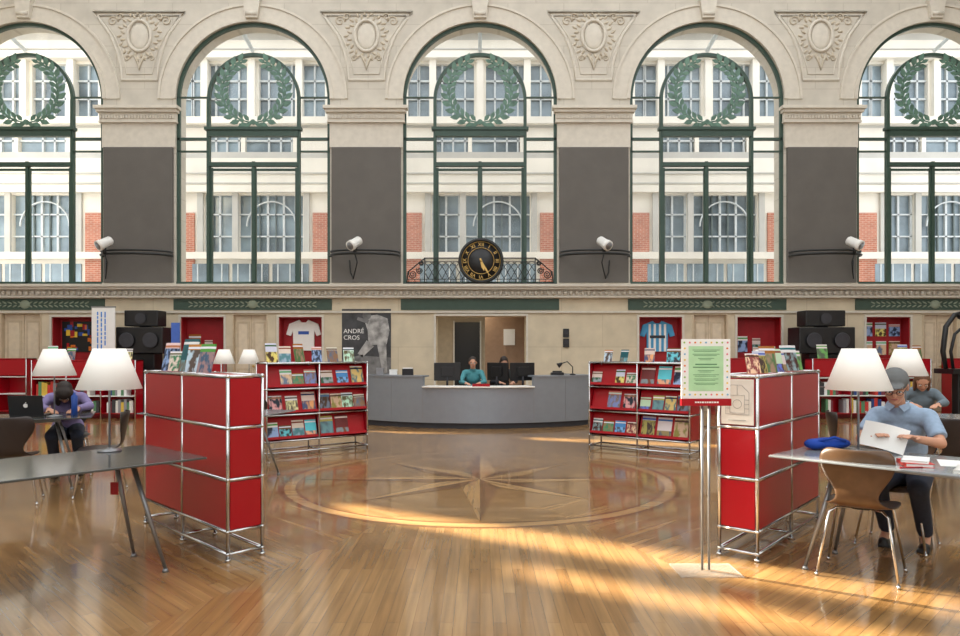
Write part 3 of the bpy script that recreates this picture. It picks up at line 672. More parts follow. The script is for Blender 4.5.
def rack(loc,rz,label):
    e=root('magazine_rack',label,'magazine rack',loc,rz,'red magazine racks')
    bays,BWd,RH,z0,rows,D=2,.75,.35,.2,3,.36; L=1.5; H=z0+rows*RH; t=.0125
    xs=[-.75,0,.75]; zs=[.05]+[z0+i*RH for i in range(rows+1)]
    b=MB()
    for x in xs:
        for y in(-D/2,D/2):
            b.cyl((x,y,0),(x,y,H),t,t,8)
            for z in zs: b.ell((x,y,z),.0165,0,8,6)
        for z in zs: b.cyl((x,-D/2,z),(x,D/2,z),t,t,8)
    for y in(-D/2,D/2):
        for z in zs:b.cyl((-L/2,y,z),(L/2,y,z),t,t,8)
    b.obj('frame',chrome,e)
    for k in range(rows):
        za=z0+k*RH
        for i in range(bays):
            b=MB(); x0,x1=xs[i]+.014,xs[i+1]-.014
            M=Matrix.Translation(((x0+x1)/2,-D/2+.03,za+.02))@Matrix.Rotation(R(-17),4,'X')
            b.box((0,0,.155),(x1-x0,.008,.31),0,M); b.box((0,-.02,.003),(x1-x0,.045,.006),0,M); b.box((0,-.042,.018),(x1-x0,.004,.036),0,M)
            b.obj('display_flap',red,e)
            b=MB(); b.bb(x0,x1,D/2-.006,D/2+.006,za+.014,za+RH-.014); b.obj('back_panel',red,e)
            b=MB(); b.bb(x0,x1,-D/2+.014,D/2-.014,za-.005,za+.005); b.obj('shelf_panel',red,e)
    for i in range(bays):
        b=MB(); b.bb(xs[i]+.014,xs[i+1]-.014,-D/2+.014,D/2-.014,H-.006,H+.006); b.obj('top_panel',red,e)
    for x in(-.75,.75):
        for k in range(rows):
            b=MB(); b.bb(x-.006,x+.006,-D/2+.014,D/2-.014,z0+k*RH+.014,z0+(k+1)*RH-.014); b.obj('end_panel',red,e)
    W=Matrix.Translation(loc)@Matrix.Rotation(rz,4,'Z')
    for k in range(rows):
        for i in range(bays):
            m=4 if (k+i)%2==0 else 3
            for j in range(m):
                if random.random()<.04: continue
                x=xs[i]+.375+(j-(m-1)/2)*(.182 if m==4 else .238)+random.uniform(-.006,.006)
                magazine(W@Matrix.Translation((x,-D/2+.03,z0+k*RH+.02))@Matrix.Rotation(R(-17),4,'X')@Matrix.Translation((0,-.014,.008)),'printed magazine facing out on the red rack','magazines on the red racks',random.uniform(.76,.82) if m==4 else random.uniform(.9,1.02))
    stand_mags(W,[-.6,-.42,-.2,.05,.3,.55] if loc[0]<0 else [-.55,-.3,.1,.45],H+.009,0,'magazines on top of the racks','printed magazine propped on top of the red rack',sc=.85)
rack((-2.345,9.875,0),R(38),'red magazine rack with chrome tubes and tiers of magazines')
rack((2.295,9.875,0),R(-38),'red magazine rack with chrome tubes and tiers of magazines')
def table(loc,rz,L,W,top,label,h=.74,ins=.07,slim=1.0):
    e=root('table',label,'table',(loc[0],loc[1],0),rz)
    b=MB(); b.bb(-L/2,L/2,-W/2,W/2,h-.014,h); b.obj('table_top',top,e,bevel=.004)
    b=MB(); b.bb(-L/2+.3,L/2-.3,-.15,-.12,h-.06,h-.014); b.bb(-L/2+.3,L/2-.3,.12,.15,h-.06,h-.014)
    for sx in(-1,1): b.bb(sx*(L/2-.34)-.02,sx*(L/2-.34)+.02,-.16,.16,h-.06,h-.014)
    b.obj('under_frame',steel,e)
    for sx in(-1,1):
        for sy in(-1,1):
            b=MB(); p0=(sx*(L/2-.34),sy*.14,h-.04); p1=(sx*(L/2-.18),sy*(W/2-ins),.02)
            b.cyl(p0,p1,.016*slim,.011*slim,12); b.cyl((p1[0],p1[1],0),(p1[0],p1[1],.022),.022,.014,12)
            b.obj('leg',steel,e)
    return e
table((-2.73,4.11),R(47.9),1.9,.9,grtop,'long dark grey laminate reading table with splayed steel legs',ins=.2)
table((2.806,4.224),R(-46.4),1.8,.8,whtop,'pale grey reading table with splayed steel legs beside red unit',ins=.14)
table((-4.98,7.17),R(25.5),1.8,.8,grtop,'dark grey reading table with a lamp and an open laptop')
table((4.98,7.17),R(-25.5),1.8,.8,whtop,'pale reading table with a white lamp')
table((-2.94,7.86),R(-13.3),1.5,.77,whtop,'pale reading table standing beside the magazine rack')
table((-4.6,13.4),0,2.0,.8,grtop,'grey reading table near the back wall with two lamps')
table((5.6,13.4),0,1.8,.8,grtop,'grey reading table near the back wall with white lamps')
def lamp(loc,label,lh=.70):
    e=root('table_lamp',label,'lamp',loc)
    b=MB(); b.lathe([(.001,0),(.075,0),(.075,.01),(.02,.018),(.012,.026)],(0,0,0),24); b.obj('base',steel,e)
    b=MB(); b.cyl((0,0,.02),(0,0,lh-.12),.007,.007,10); b.lathe([(.015,lh-.2),(.02,lh-.19),(.015,lh-.12)],(0,0,0),12); b.obj('stem',steel,e)
    b=MB(); n=32; rs=[]
    for r,z in((.205,lh-.275),(.102,lh),(.099,lh),(.202,lh-.275)): rs.append([Vector((r*math.cos(2*math.pi*j/n),r*math.sin(2*math.pi*j/n),z)) for j in range(n)])
    b.rings(rs,0,closed=True)
    b.obj('lamp_shade',shade,e)
    b=MB(); 
    for q in range(3): a=q*2.094; b.cyl((0,0,lh-.13),(.14*math.cos(a),.14*math.sin(a),lh-.13),.003,.003,5)
    b.obj('shade_carrier',steel,e)
for p,l in (((-2.53,4.78,.74),'cream conical table lamp standing on the grey table'),((2.53,4.68,.74),'cream conical table lamp on the table with papers'),
    ((-4.42,7.27,.74),'cream conical table lamp beside the person in purple'),((4.42,7.27,.74),'cream conical table lamp on the pale reading table'),
    ((-4.9,13.4,.74),'small cream lamp on a table near the back wall'),((-4.42,13.4,.74),'small cream lamp on a table near the back wall'),((5.85,13.4,.74),'small cream lamp on a table near the back wall'),((5.35,13.3,.74),'small cream lamp on a table near the back wall')):
    lamp(p,l)
def chair(loc,rz,m,label):
    e=root('chair',label,'chair',(loc[0],loc[1],0),rz)
    prof=[(-.235,.425,.17),(-.2,.445,.195),(-.1,.452,.215),(0,.448,.22),(.09,.445,.2),(.15,.455,.165),(.185,.49,.12),(.2,.54,.115),(.212,.6,.15),(.225,.66,.195),(.24,.73,.215),(.25,.79,.205),(.255,.82,.165)]
    b=MB(); n=8; vs=[];fs=[]
    for i,(y,z,w) in enumerate(prof):
        for j in range(n+1):
            u=-1+2*j/n; x=u*w; k=max(0,(i-6)/6)
            vs.append((x,y-.07*k*u*u,z+(.012*u*u if i<7 else 0)))
    for i in range(len(prof)-1):
        for j in range(n): q=i*(n+1)+j; fs.append((q,q+1,q+n+2,q+n+1))
    b.add(vs,fs,0,True); o=b.obj('seat_shell',m,e)
    s=o.modifiers.new('s','SOLIDIFY'); s.thickness=.011; s=o.modifiers.new('ss','SUBSURF'); s.levels=1; s.render_levels=1
    for sx in(-1,1):
        for sy in(-1,1):
            b=MB(); b.tube([(sx*.04,sy*.05-.02,.428),(sx*.13,sy*.11-.02,.425),(sx*.165,sy*.135-.01,.40),(sx*.225,sy*.205,.01)],.0085,8); b.cyl((sx*.227,sy*.207,0),(sx*.225,sy*.205,.02),.011,.011,8); b.obj('leg',chrome,e)
    b=MB(); b.cyl((0,-.02,.415),(0,-.02,.44),.07,.07,16); b.obj('seat_mount',black,e)
chair((2.44,4.48),R(144),brownchair,'brown lacquered plywood chair with chrome legs pushed to table')
chair((3.06,5.14),R(-44),brownchair,'brown plywood chair under the seated man in blue shirt')
chair((4.35,6.42),R(154),darkchair,'dark plywood chair with slim chrome legs at the pale table')
chair((-4.72,8.05),R(25.5),darkchair,'dark plywood chair under the person in purple')
chair((-4.38,6.55),R(205),darkchair,'dark plywood chair with chrome legs beside the laptop table')
chair((-3.78,6.98),R(-70),darkchair,'dark plywood chair at the end of the laptop table')
chair((5.45,8.73),R(-25),darkchair,'dark plywood chair under the person with auburn hair')
chair((3.72,6.95),R(75),darkchair,'dark plywood chair at the end of the pale table')
chair((3.1,8.9),R(200),brownchair,'brown plywood chair beside the magazine rack')
chair((-2.9,8.6),R(-10),darkchair,'dark plywood chair at the pale reading table')
# ============ service desk
def desk():
    cx,cy,Rr=-0.03,16.25,3.58
    e=root('service_desk','curved grey metallic service desk with lower white counter ledge','desk',(cx,cy,0))
    def seg(a0,a1,r0,r1,z0,z1,b,mi=0,n=10):
        rs=[]
        for i in range(n+1):
            a=R(-90)+a0+(a1-a0)*i/n; c,s=math.cos(a),math.sin(a)
            rs.append([Vector((r*c,r*s,z)) for r,z in((r0,z0),(r1,z0),(r1,z1),(r0,z1))])
        b.rings(rs,mi,sm=False)
    A=R(38); Bq=R(16.5)
    b=MB(); seg(-A,A,Rr-.10,Rr-.04,0,.1,b,0,40); b.obj('plinth',dgrey,e)
    b=MB(); seg(-Bq,Bq,Rr-.06,Rr,.1,.74,b,0,24); b.obj('front_panel',counter,e)
    for sg in(-1,1):
        b=MB(); seg(min(sg*A,sg*Bq),max(sg*A,sg*Bq),Rr-.10,Rr,.1,.93,b,0,24); seg(min(sg*A,sg*Bq),max(sg*A,sg*Bq),Rr-.32,Rr+.02,.93,.96,b,0,24)
        b.obj('front_panel',counter,e)
    for a in(-R(27),-Bq,0,Bq,R(27)):
        h=.92 if abs(a)>Bq-.01 else .72
        b=MB(); M=Matrix.Rotation(a,4,'Z'); b.box((0,-Rr-.001,(.1+h)/2),(.006,.004,h-.1),0,M); b.obj('seam_strip',steel,e)
    b=MB(); seg(-Bq,Bq,Rr-.3,Rr+.06,.745,.77,b,0,24); b.obj('counter_ledge',white,e,bevel=.005)
    b=MB(); seg(-A,A,Rr-.95,Rr-.33,.70,.73,b,0,20); b.obj('work_top',grtop,e)
    for sg in(-1,1):
        b=MB(); M=Matrix.Rotation(sg*A,4,'Z'); b.box((0,-Rr+.45,.48),(.04,.9,.96),0,M); b.obj('end_panel',counter,e)
desk()
b=MB(); b.bb(-.16,.16,-.006,.006,0,.05); meta(b.obj('desk_sign',red,loc=(.02,12.64,.77)),'small red sign lying along the white desk ledge','sign')
def monitor(loc,rz,label):
    e=root('monitor',label,'monitor',loc,rz,'black monitors on the service desk')
    b=MB(); b.bb(-.25,.25,-.02,.02,.12,.46); b.bb(-.12,.12,.02,.05,.2,.38); b.obj('screen',black,e,bevel=.006)
    b=MB(); b.cyl((0,.03,.01),(0,.03,.2),.02,.02,10); b.bb(-.12,.12,-.05,.12,0,.015); b.obj('stand',dgrey,e)
for x,y,r,l in((-.62,13.25,R(185),'black flat monitor seen from behind on the desk'),(.34,13.35,R(140),'black monitor turned sideways on the desk'),(.8,13.28,R(200),'black flat monitor beside the desk clerk')):
    monitor((x,y,.73),r,l)
b=MB(); b.bb(-.12,.12,-.08,.08,0,.05); b.bb(-.09,.09,-.02,.02,.05,.08); meta(b.obj('telephone',black,loc=(1.45,13.15,.96),bevel=.01),'black desk telephone on the grey counter','telephone')
e=root('desk_lamp','small black desk lamp with bent arm on grey counter','desk lamp',(1.75,13.22,.96))
b=MB(); b.lathe([(.001,0),(.06,0),(.05,.02),(.01,.03)],(0,0,0),16); b.obj('base',black,e)
b=MB(); b.tube([(0,0,.02),(0,0,.15),(-.1,0,.25),(-.2,0,.22)],.01,8); b.obj('arm',black,e)
b=MB(); b.cyl((-.2,0,.22),(-.28,0,.17),.02,.05,12); b.obj('head',black,e)
b=MB(); b.bb(-.1,.1,-.07,.07,0,.12); b.bb(-.09,.09,-.06,.06,.12,.14,1); meta(b.obj('leaflet_box',[black,paper],loc=(-1.35,13.1,.96),bevel=.004),'black leaflet box with white papers on the counter','box')
for x,h in((-1.9,.13),(-1.65,.1)):
    b=MB(); b.bb(-.07,.07,-.05,.05,0,h); b.bb(-.074,.074,-.054,.054,h*.75,h); meta(b.obj('box',steel if h>.12 else paper,loc=(x,13.33,.96),bevel=.004),'small pale box resting on the grey counter','box')
def signstand():
    e=root('sign_stand','notice stand with twin steel poles, red strip and dotted poster','sign',(1.46,4.53,0),0)
    b=MB(); b.bb(-.2,.2,-.14,.14,0,.008); b.obj('base_plate',clearp,e,bevel=.003)
    for x in(-.022,.022):
        b=MB(); b.cyl((x,0,.008),(x,0,1.08),.008,.008,12); b.obj('pole',steel,e)
    b=MB(); b.bb(-.16,.16,-.02,.02,1.07,1.115)
    x=-.075
    random.seed(9)
    while x<.075: w=random.uniform(.008,.016); b.bb(x,x+w,-.0215,-.02,1.088,1.098,1); x+=w+.004
    b.obj('red_strip',[red,white],e)
    b=MB(); b.bb(-.158,.158,-.008,.008,1.115,1.5); b.obj('board',paper,e,bevel=.002)
    b=MB(); b.bb(-.112,.112,-.010,-.008,1.165,1.455,0)
    random.seed(2); zz=1.43
    for j in range(9):
        if j in(3,4): zz-=.026; continue
        w=random.uniform(.1,.18); b.bb(-w/2,w/2,-.011,-.010,zz-.0016,zz+.0016,1); b.bb(-w/2+.01,w/2-.02,-.011,-.010,zz-.0106,zz-.0078,1); zz-=.027
    b.bb(-.085,.085,-.0112,-.010,1.316,1.322,1); b.bb(-.07,.07,-.0112,-.010,1.334,1.341,1)
    b.obj('notice_sheet',[mint,mat('print_grey_green',(84,138,92),.7)],e)
    dm=[yel,mat('pink_print',(225,120,130),.6),mat('lime_print',(150,195,90),.6),mat('sky_print',(120,180,210),.6),vermil]
    k=0; cyc=[0,2,3,1,0,4,2]
    pos=[(-.14+i*.035,z) for i in range(9) for z in(1.142,1.478)]+[(x,1.142+i*.0373) for i in range(1,9) for x in(-.137,.137)]
    for x,z in pos:
        b=MB(); b.cyl((x,-.008,z),(x,-.0095,z),.0062,.0062,10); b.obj('border_dot',dm[cyc[k%7]],e); k+=1
signstand()
e=root('banner_stand','tall white roll-up banner with blue print near the speaker','banner',(-8.1,15.06,0))
b=MB(); b.bb(-.25,.25,-.01,.01,.08,2.35); b.obj('banner_sheet',paper,e)
b=MB(); b.bb(-.27,.27,-.08,.08,0,.08); b.cyl((0,.03,.08),(0,.03,2.36),.01,.01,8); b.bb(-.26,.26,-.015,.02,2.34,2.37); b.obj('base',steel,e)
b=MB()
random.seed(4)
for xx in(-.12,-.04,.04):
    z=2.25
    while z>1.55: h=random.uniform(.05,.14); b.bb(xx-.014,xx+.014,-.012,-.01,z-h,z); z-=h+.02
b.obj('print_lines',mat('banner_blue_print',(60,130,215),.6),e)
e=root('blue_sign','narrow blue standing sign panel beside the red niche','sign',(-6.35,14.6,0))
b=MB(); b.bb(-.09,.09,-.012,.012,1.15,2.0); b.obj('sign_panel',mat('sign_blue',(70,105,190),.5),e,bevel=.004)
b=MB(); b.cyl((0,0,.02),(0,0,1.15),.014,.014,10); b.lathe([(.001,0),(.14,0),(.14,.012),(.02,.02)],(0,0,0),20); b.obj('stand',steel,e)
BOOKM=[mat('book_spine_%d'%i,c,.6) for i,c in enumerate([(230,228,220),(40,70,130),(200,60,50),(60,60,62),(225,190,80),(90,140,100),(150,150,155),(240,240,238),(130,60,70)])]
spine=[]
for m in BOOKM:
    b=MB(); b.bb(-.5,.5,-.5,.5,0,1); b.bb(-.46,.46,-.46,.52,.01,.99,1); o=b.obj('book',[m,paper]); spine.append(o.data); bpy.data.objects.remove(o)
def bookcase(x0,x1,y,H,label,rows=3,books=True):
    w=x1-x0; D=.35; e=root('bookcase',label,'bookcase',((x0+x1)/2,y,0),0,'low red bookcases by the back wall')
    b=MB(); b.bb(-w/2,-w/2+.02,-D/2,D/2,0,H); b.bb(w/2-.02,w/2,-D/2,D/2,0,H); b.bb(-w/2,w/2,D/2-.02,D/2,0,H); b.bb(-w/2,w/2,-D/2,D/2,H-.02,H); b.bb(-w/2,w/2,-D/2,D/2,.1,.12)
    nb=max(1,round(w/.75))
    for i in range(1,nb): x=-w/2+w*i/nb; b.bb(x-.01,x+.01,-D/2,D/2,.12,H-.02)
    b.obj('carcass',red,e)
    hh=(H-.14)/rows
    for i in range(nb+1):
        q=MB(); xx=-w/2+w*i/nb; q.cyl((xx,-D/2-.012,0),(xx,-D/2-.012,H),.012,.012,8); q.obj('post',chrome,e)
    for k in range(rows):
        z=.12+k*hh
        if k: q=MB(); q.bb(-w/2+.02,w/2-.02,-D/2,D/2-.02,z-.02,z); q.obj('shelf',white,e)
        if k==rows-1:
            q=MB(); q.bb(-w/2+.02,w/2-.02,-D/2-.006,-D/2,z+.02,H-.03); q.obj('front_flap',red,e); continue
        if not books: continue
        x=x0+.06
        while x<x1-.1:
            if random.random()<.12: x+=random.uniform(.1,.25); continue
            t=random.uniform(.04,.075); h=random.uniform(.6,.85)*hh
            if any(abs((x+t/2)-(x0+w*i/nb))<t/2+.012 for i in range(1,nb)): x+=.03; continue
            o=bpy.data.objects.new('book',random.choice(spine)); COL.objects.link(o)
            o.location=(x+t/2,y-.03,z); o.scale=(t,.2,h); meta(o,'upright book on a white shelf of the red bookcase','book','books in the red bookcases'); x+=t+.004
bookcase(-11.0,-9.8,15.3,1.25,'low red bookcase with white shelves beside the panelled door',books=False)
bookcase(-9.3,-7.15,14.7,1.22,'low red bookcase filled with books before the speaker')
bookcase(6.9,8.5,14.7,1.25,'low red bookcase with books before the speaker')
bookcase(8.6,9.35,14.7,1.25,'low red bookcase filled with books by the niche')
bookcase(10.2,11.3,15.3,1.25,'low red bookcase beside the panelled door',books=False)
bookcase(5.2,6.7,15.6,1.25,'low red bookcase against the stone wall',books=False)
bookcase(-6.9,-5.7,15.6,1.25,'low red bookcase against the stone wall',books=False)
for xx,yy,g in((-9.0,14.7,1.22),(-8.6,14.7,1.22),(-7.4,14.7,1.22),(7.2,14.7,1.25),(8.9,14.7,1.25),(9.2,14.7,1.25),(-10.7,15.3,1.25),(6.2,15.6,1.25),(6.5,15.6,1.25)):
    magazine(Matrix.Translation((xx,yy,g+.001))@Matrix.Rotation(R(-12),4,'X'),'printed brochure propped on top of a low bookcase','brochures on the low bookcases',1.0)
e=root('microfilm_reader','tall black curved reading machine beside the panelled door','machine',(9.75,14.2,0))
b=MB(); b.bb(-.35,.35,-.3,.3,0,.12); b.bb(-.12,.12,-.1,.1,.12,.95); b.obj('pedestal',black,e,bevel=.02)
b=MB(); b.bb(-.35,.35,-.3,.3,.95,1.05); b.tube([(-.3,0,1.05),(-.36,0,1.4),(-.3,0,1.9),(-.12,0,2.15),(.1,0,2.2)],[.04,.05,.05,.045,.04],10); b.tube([(-.15,0,1.05),(-.2,0,1.4),(-.12,0,1.75),(.05,0,1.9)],[.03,.03,.03,.03],10); b.ell((.12,0,2.12),(.2,.12,.1)); b.obj('arm',black,e)
# ============ people
def human(label,loc,rz,skinm,shirt,pants,hair,pose=None,short=False,hairstyle='short',vox=.010,cap=False,pitch=25,yaw=0,scale=1.0,seatz=0.0,collar=False):
    J=dict(pel=(0,0,.55),wai=(0,-.03,.72),che=(0,-.09,.90),nk0=(0,-.15,1.03),nk1=(0,-.19,1.10),H=(0,-.235,1.17),
      sh=(.165,-.13,.975),el=(.235,-.28,.80),wr=(.13,-.50,.79),hd=(-.45,-.85,-.1),hip=(.085,0,.52),kn=(.12,-.43,.50),an=(.12,.02,.09),toe=(.13,-.12,.035))
    if pose: J.update(pose)
    V=lambda k,s=1:Vector((J[k][0]*s,J[k][1],J[k][2]))
    e=root('person',label,'person',(loc[0],loc[1],seatz),rz); e.scale=(scale,)*3
    b=MB(); MH=Matrix.Translation(J['H'])@Matrix.Rotation(R(yaw),4,'Z')@Matrix.Rotation(R(pitch),4,'X')
    def torso(b,g=0):
        b.ell(V('pel'),(.155+g,.12+g,.12+g)); b.ell(V('wai'),(.13+g,.10+g,.15+g)); b.ell(V('che'),(.15+g,.105+g,.15+g))
        b.cap(V('sh',-1)+Vector((.02,0,0)),V('sh')-Vector((.02,0,0)),.054+g,.054+g)
    torso(b); b.cap(V('nk0'),V('nk1')+Vector((0,0,.03)),.052,.048)
    b.ell((0,.01,.035),(.074,.094,.088),M=MH); b.ell((0,-.022,-.035),(.056,.068,.072),M=MH); b.ell((0,-.06,-.075),(.028,.026,.024),M=MH)
    for p0,p1,r0,r1 in(((0,-.082,.025),(0,-.106,-.012),.008,.013),((-.04,-.075,.032),(.04,-.075,.032),.012,.012)):
        b.cap(MH@Vector(p0),MH@Vector(p1),r0,r1)
    for s in(-1,1):
        b.ell((s*.076,.012,.0),(.01,.02,.03),M=MH); b.ell((s*.035,-.06,-.02),(.024,.026,.026),M=MH)
        b.cap(V('sh',s),V('el',s),.044,.036); b.cap(V('el',s),V('wr',s),.036,.025)
        b.cap(V('hip',s),V('kn',s),.08,.055); b.cap(V('kn',s),V('an',s),.053,.036); b.cap(V('an',s),V('toe',s),.035,.03)
        d=Vector((J['hd'][0]*s,J['hd'][1],J['hd'][2])).normalized(); nrm=Vector((0,0,1)); nrm=(nrm-d*nrm.dot(d)).normalized(); sd=d.cross(nrm)*s
        w=V('wr',s); 
        Mh=Matrix((( d.x,sd.x,nrm.x,w.x),(d.y,sd.y,nrm.y,w.y),(d.z,sd.z,nrm.z,w.z),(0,0,0,1)))
        b.ell((.05,0,0),(.05,.04,.016),M=Mh)
        for f,(o_,l) in enumerate(((.03,.036),(.010,.041),(-.010,.038),(-.029,.03))):
            p0=Mh@Vector((.085,o_,0)); p1=Mh@Vector((.085+l,o_*1.1,-.006)); p2=Mh@Vector((.085+l*1.75,o_*1.1,-.026))
            b.cap(p0,p1,.0095,.009,8); b.cap(p1,p2,.009,.0075,8)
        b.cap(Mh@Vector((.025,-.03,0)),Mh@Vector((.065,-.058,-.008)),.013,.010,8); b.cap(Mh@Vector((.065,-.058,-.008)),Mh@Vector((.092,-.056,-.018)),.010,.008,8)
    def rem(o,v,sm=3):
        m=o.modifiers.new('r','REMESH'); m.mode='VOXEL'; m.voxel_size=v; m.use_smooth_shade=True
        m=o.modifiers.new('sm','SMOOTH'); m.factor=.5; m.iterations=sm
    o=b.obj('body',skinm,e); rem(o,vox,2)
    c=MB(); torso(c,.014); c.cap(V('nk0'),V('nk0')+Vector((0,-.01,.015)),.064,.056)
    for s in(-1,1):
        if short: c.cap(V('sh',s),V('sh',s).lerp(V('el',s),.3),.06,.056); c.cyl(V('sh',s),V('sh',s).lerp(V('el',s),.78),.058,.060,16)
        else: c.cap(V('sh',s),V('el',s),.058,.047); c.cyl(V('el',s),V('el',s).lerp(V('wr',s),.93),.047,.035,14)
    o=c.obj('shirt',shirt,e); rem(o,.010,3)
    if collar:
        c=MB()
        n0=V('nk0')+Vector((0,-.01,.04))
        for s in(-1,1):
            c.add([n0+Vector(p) for p in((s*.058,.03,.02),(s*.062,-.03,.012),(s*.01,-.075,-.012),(s*.045,-.085,-.05),(s*.078,-.04,-.02),(s*.075,.03,-.015))],[(0,1,4,5),(1,2,3,4)])
        o=c.obj('collar',shirt,e); q=o.modifiers.new('s','SOLIDIFY'); q.thickness=.006
    c=MB(); c.ell(V('pel')-Vector((0,0,.03)),(.17,.135,.11))
    for s in(-1,1):
        c.cap(V('hip',s),V('kn',s),.09,.067); c.cap(V('kn',s),V('kn',s).lerp(V('an',s),.3),.065,.058); c.cyl(V('kn',s),V('kn',s).lerp(V('an',s),.93),.063,.053,14)
    o=c.obj('trousers',pants,e); rem(o,.014,4)
    for s in(-1,1):
        c=MB(); a=V('an',s); t=V('toe',s); c.cap(Vector((a.x,a.y+.03,.04)),Vector((t.x,t.y,.035)),.042,.034); c.cap(Vector((a.x,a.y+.01,.08)),Vector((a.x,a.y,.05)),.04,.042); c.bb(a.x-.04,a.x+.04,t.y-.03,a.y+.07,.0,.022)
        o=c.obj('shoe',black,e); rem(o,.01,2)
        c=MB(); c.ell((s*.03,-.083,.012),(.015,.008,.009),0,10,8,MH); c.obj('eye',white,e)
        c=MB(); c.ell((s*.03,-.089,.012),(.006,.004,.006),0,8,6,MH); c.obj('pupil',eyem,e)
        c=MB(); c.tube([MH@Vector((s*.015,-.09,.036)),MH@Vector((s*.032,-.091,.041)),MH@Vector((s*.052,-.08,.034))],.004,6); c.obj('eyebrow',hair,e)
    c=MB(); c.ell((0,-.085,-.045),(.022,.008,.007),0,10,6,MH); c.obj('lips',lips,e)
    c=MB(); c.ell((0,.022,.05),(.081,.095,.085),M=MH); c.ell((0,.06,.0),(.072,.06,.07),M=MH)
    if hairstyle=='long':
        c.ell((0,.065,-.06),(.075,.05,.12),M=MH)
        for s in(-1,1): c.ell((s*.072,.02,-.05),(.022,.05,.12),M=MH)
    if hairstyle=='forward':
        c.ell((0,-.03,.07),(.082,.085,.066),M=MH); c.ell((0,.06,-.03),(.078,.06,.1),M=MH)
        for s in(-1,1): c.ell((s*.07,-.04,-.05),(.032,.07,.14),M=MH)
    o=c.obj('hair',hair,e); rem(o,.008,2)
    if cap:
        c=MB(); c.ell((0,.012,.062),(.088,.108,.080),M=MH); c.ell((0,-.10,.070),(.065,.07,.009),M=MH); o=c.obj('cap',greyc,e); rem(o,.008,2)
        c=MB()
        for s in(-1,1): c.tube([MH@Vector((s*.031+.02*math.cos(q),-.103,.012+.016*math.sin(q))) for q in [2*math.pi*j/14 for j in range(14)]],.002,6,0,True); c.tube([MH@Vector((s*.051,-.103,.015)),MH@Vector((s*.08,0,.015))],.002,6)
        c.tube([MH@Vector((-.011,-.105,.014)),MH@Vector((.011,-.105,.014))],.002,6); c.obj('spectacles',black,e)
    return e
MP=(3.11,5.11); MRZ=-38
human('man in grey cap and light blue short-sleeved shirt reading papers',MP,R(MRZ),skin,lblue,denim,hairg,dict(pel=(0,0,.56),wai=(0,-.05,.73),che=(-.01,-.13,.90),nk0=(-.02,-.21,1.01),nk1=(-.03,-.26,1.08),H=(-.03,-.315,1.165),sh=(.16,-.19,.96),wr=(.12,-.50,.84),el=(.24,-.32,.80),hd=(-.4,-.8,.25)),short=True,vox=.007,cap=True,pitch=24,yaw=6,collar=True)
human('person in purple top bent over the table reading',(-4.72,8.02),R(25.5),skin,purple,denim,haird,dict(H=(0,-.37,.96),nk1=(0,-.29,.94),nk0=(0,-.21,.92),sh=(.16,-.18,.89),che=(0,-.12,.83)),hairstyle='forward',pitch=60,vox=.012)
human('person with auburn hair in grey-blue top seated at the table',(5.45,8.7),R(-25),skin,sage,denim,hairr,dict(H=(0,-.32,1.05),nk1=(0,-.26,1.0),nk0=(0,-.19,.95),sh=(.15,-.16,.90),che=(0,-.11,.84)),hairstyle='long',pitch=40,vox=.012)
human('desk clerk in teal shirt seated behind the service desk',(-.14,14.05),0,skin,teal,denim,haird,None,pitch=10,vox=.012)
human('desk clerk with dark hair looking down behind the monitors',(.44,14.35),R(10),skin,dgrey,denim,haird,None,pitch=30,vox=.012,hairstyle='long')
chair((-.14,14.08),0,darkchair,'dark chair behind the service desk'); chair((.44,14.38),R(10),darkchair,'dark chair behind the service desk')
# ============ table objects
Mt=Matrix.Translation((2.806,4.224,.74))@Matrix.Rotation(R(-46.4),4,'Z')
def ontable(name,b,mats,x,y,rz,label,cat,bevel=0,z=0,Mx=None):
    o=b.obj(name,mats,bevel=bevel); o.matrix_world=(Mx or Mt)@Matrix.Translation((x,y,z))@Matrix.Rotation(rz,4,'Z'); meta(o,label,cat); return o
b=MB()
b.ell((0,0,.04),(.15,.075,.04)); b.ell((.1,.03,.035),(.08,.06,.035)); b.ell((-.1,-.01,.037),(.07,.07,.037)); b.tube([(-.1,-.05,.06),(0,-.08,.09),(.1,-.05,.06)],.01,8)
ontable('bag',b,[blue],-.74,.18,.9,'crumpled bright blue cloth bag lying on the table','bag')
def book(x,y,rz,sz,m,label,z=0):
    b=MB(); w,d,h=sz; b.bb(-w/2,w/2,-d/2,d/2,0,.003); b.bb(-w/2,w/2,-d/2,d/2,h-.003,h); b.bb(-w/2,-w/2+.004,-d/2,d/2,0,h); b.bb(-w/2+.004,w/2-.005,-d/2+.005,d/2-.005,.003,h-.003,1)
    ontable('book',b,[m,paper],x,y,rz,label,'book',z=z)
book(-.12,-.15,.5,(.15,.21,.022),BOOKM[2],'red covered book lying flat on the table')
book(-.12,-.14,.2,(.14,.2,.016),BOOKM[7],'white covered book lying on the red book',.022)
book(.18,-.2,.1,(.16,.24,.02),BOOKM[0],'cream covered book lying on the pale table')
book(.42,.22,.7,(.2,.28,.03),BOOKM[6],'grey bound volume stacked on the table')
book(.42,.22,.6,(.18,.26,.028),BOOKM[0],'cream bound volume on top of a grey one',.03)
Mm=Matrix.Translation((MP[0],MP[1],0))@Matrix.Rotation(R(MRZ),4,'Z')
b=MB(); rs=[]
for i in range(9):
    u=i/8; x=-.15+.27*u; rs.append([(x,-.02*math.sin(u*math.pi),0),(x,-.02*math.sin(u*math.pi),.18),(x,-.02*math.sin(u*math.pi)+.002,.18),(x,-.02*math.sin(u*math.pi)+.002,0)])
b.rings([[Vector(p) for p in r] for r in rs],0,sm=False)
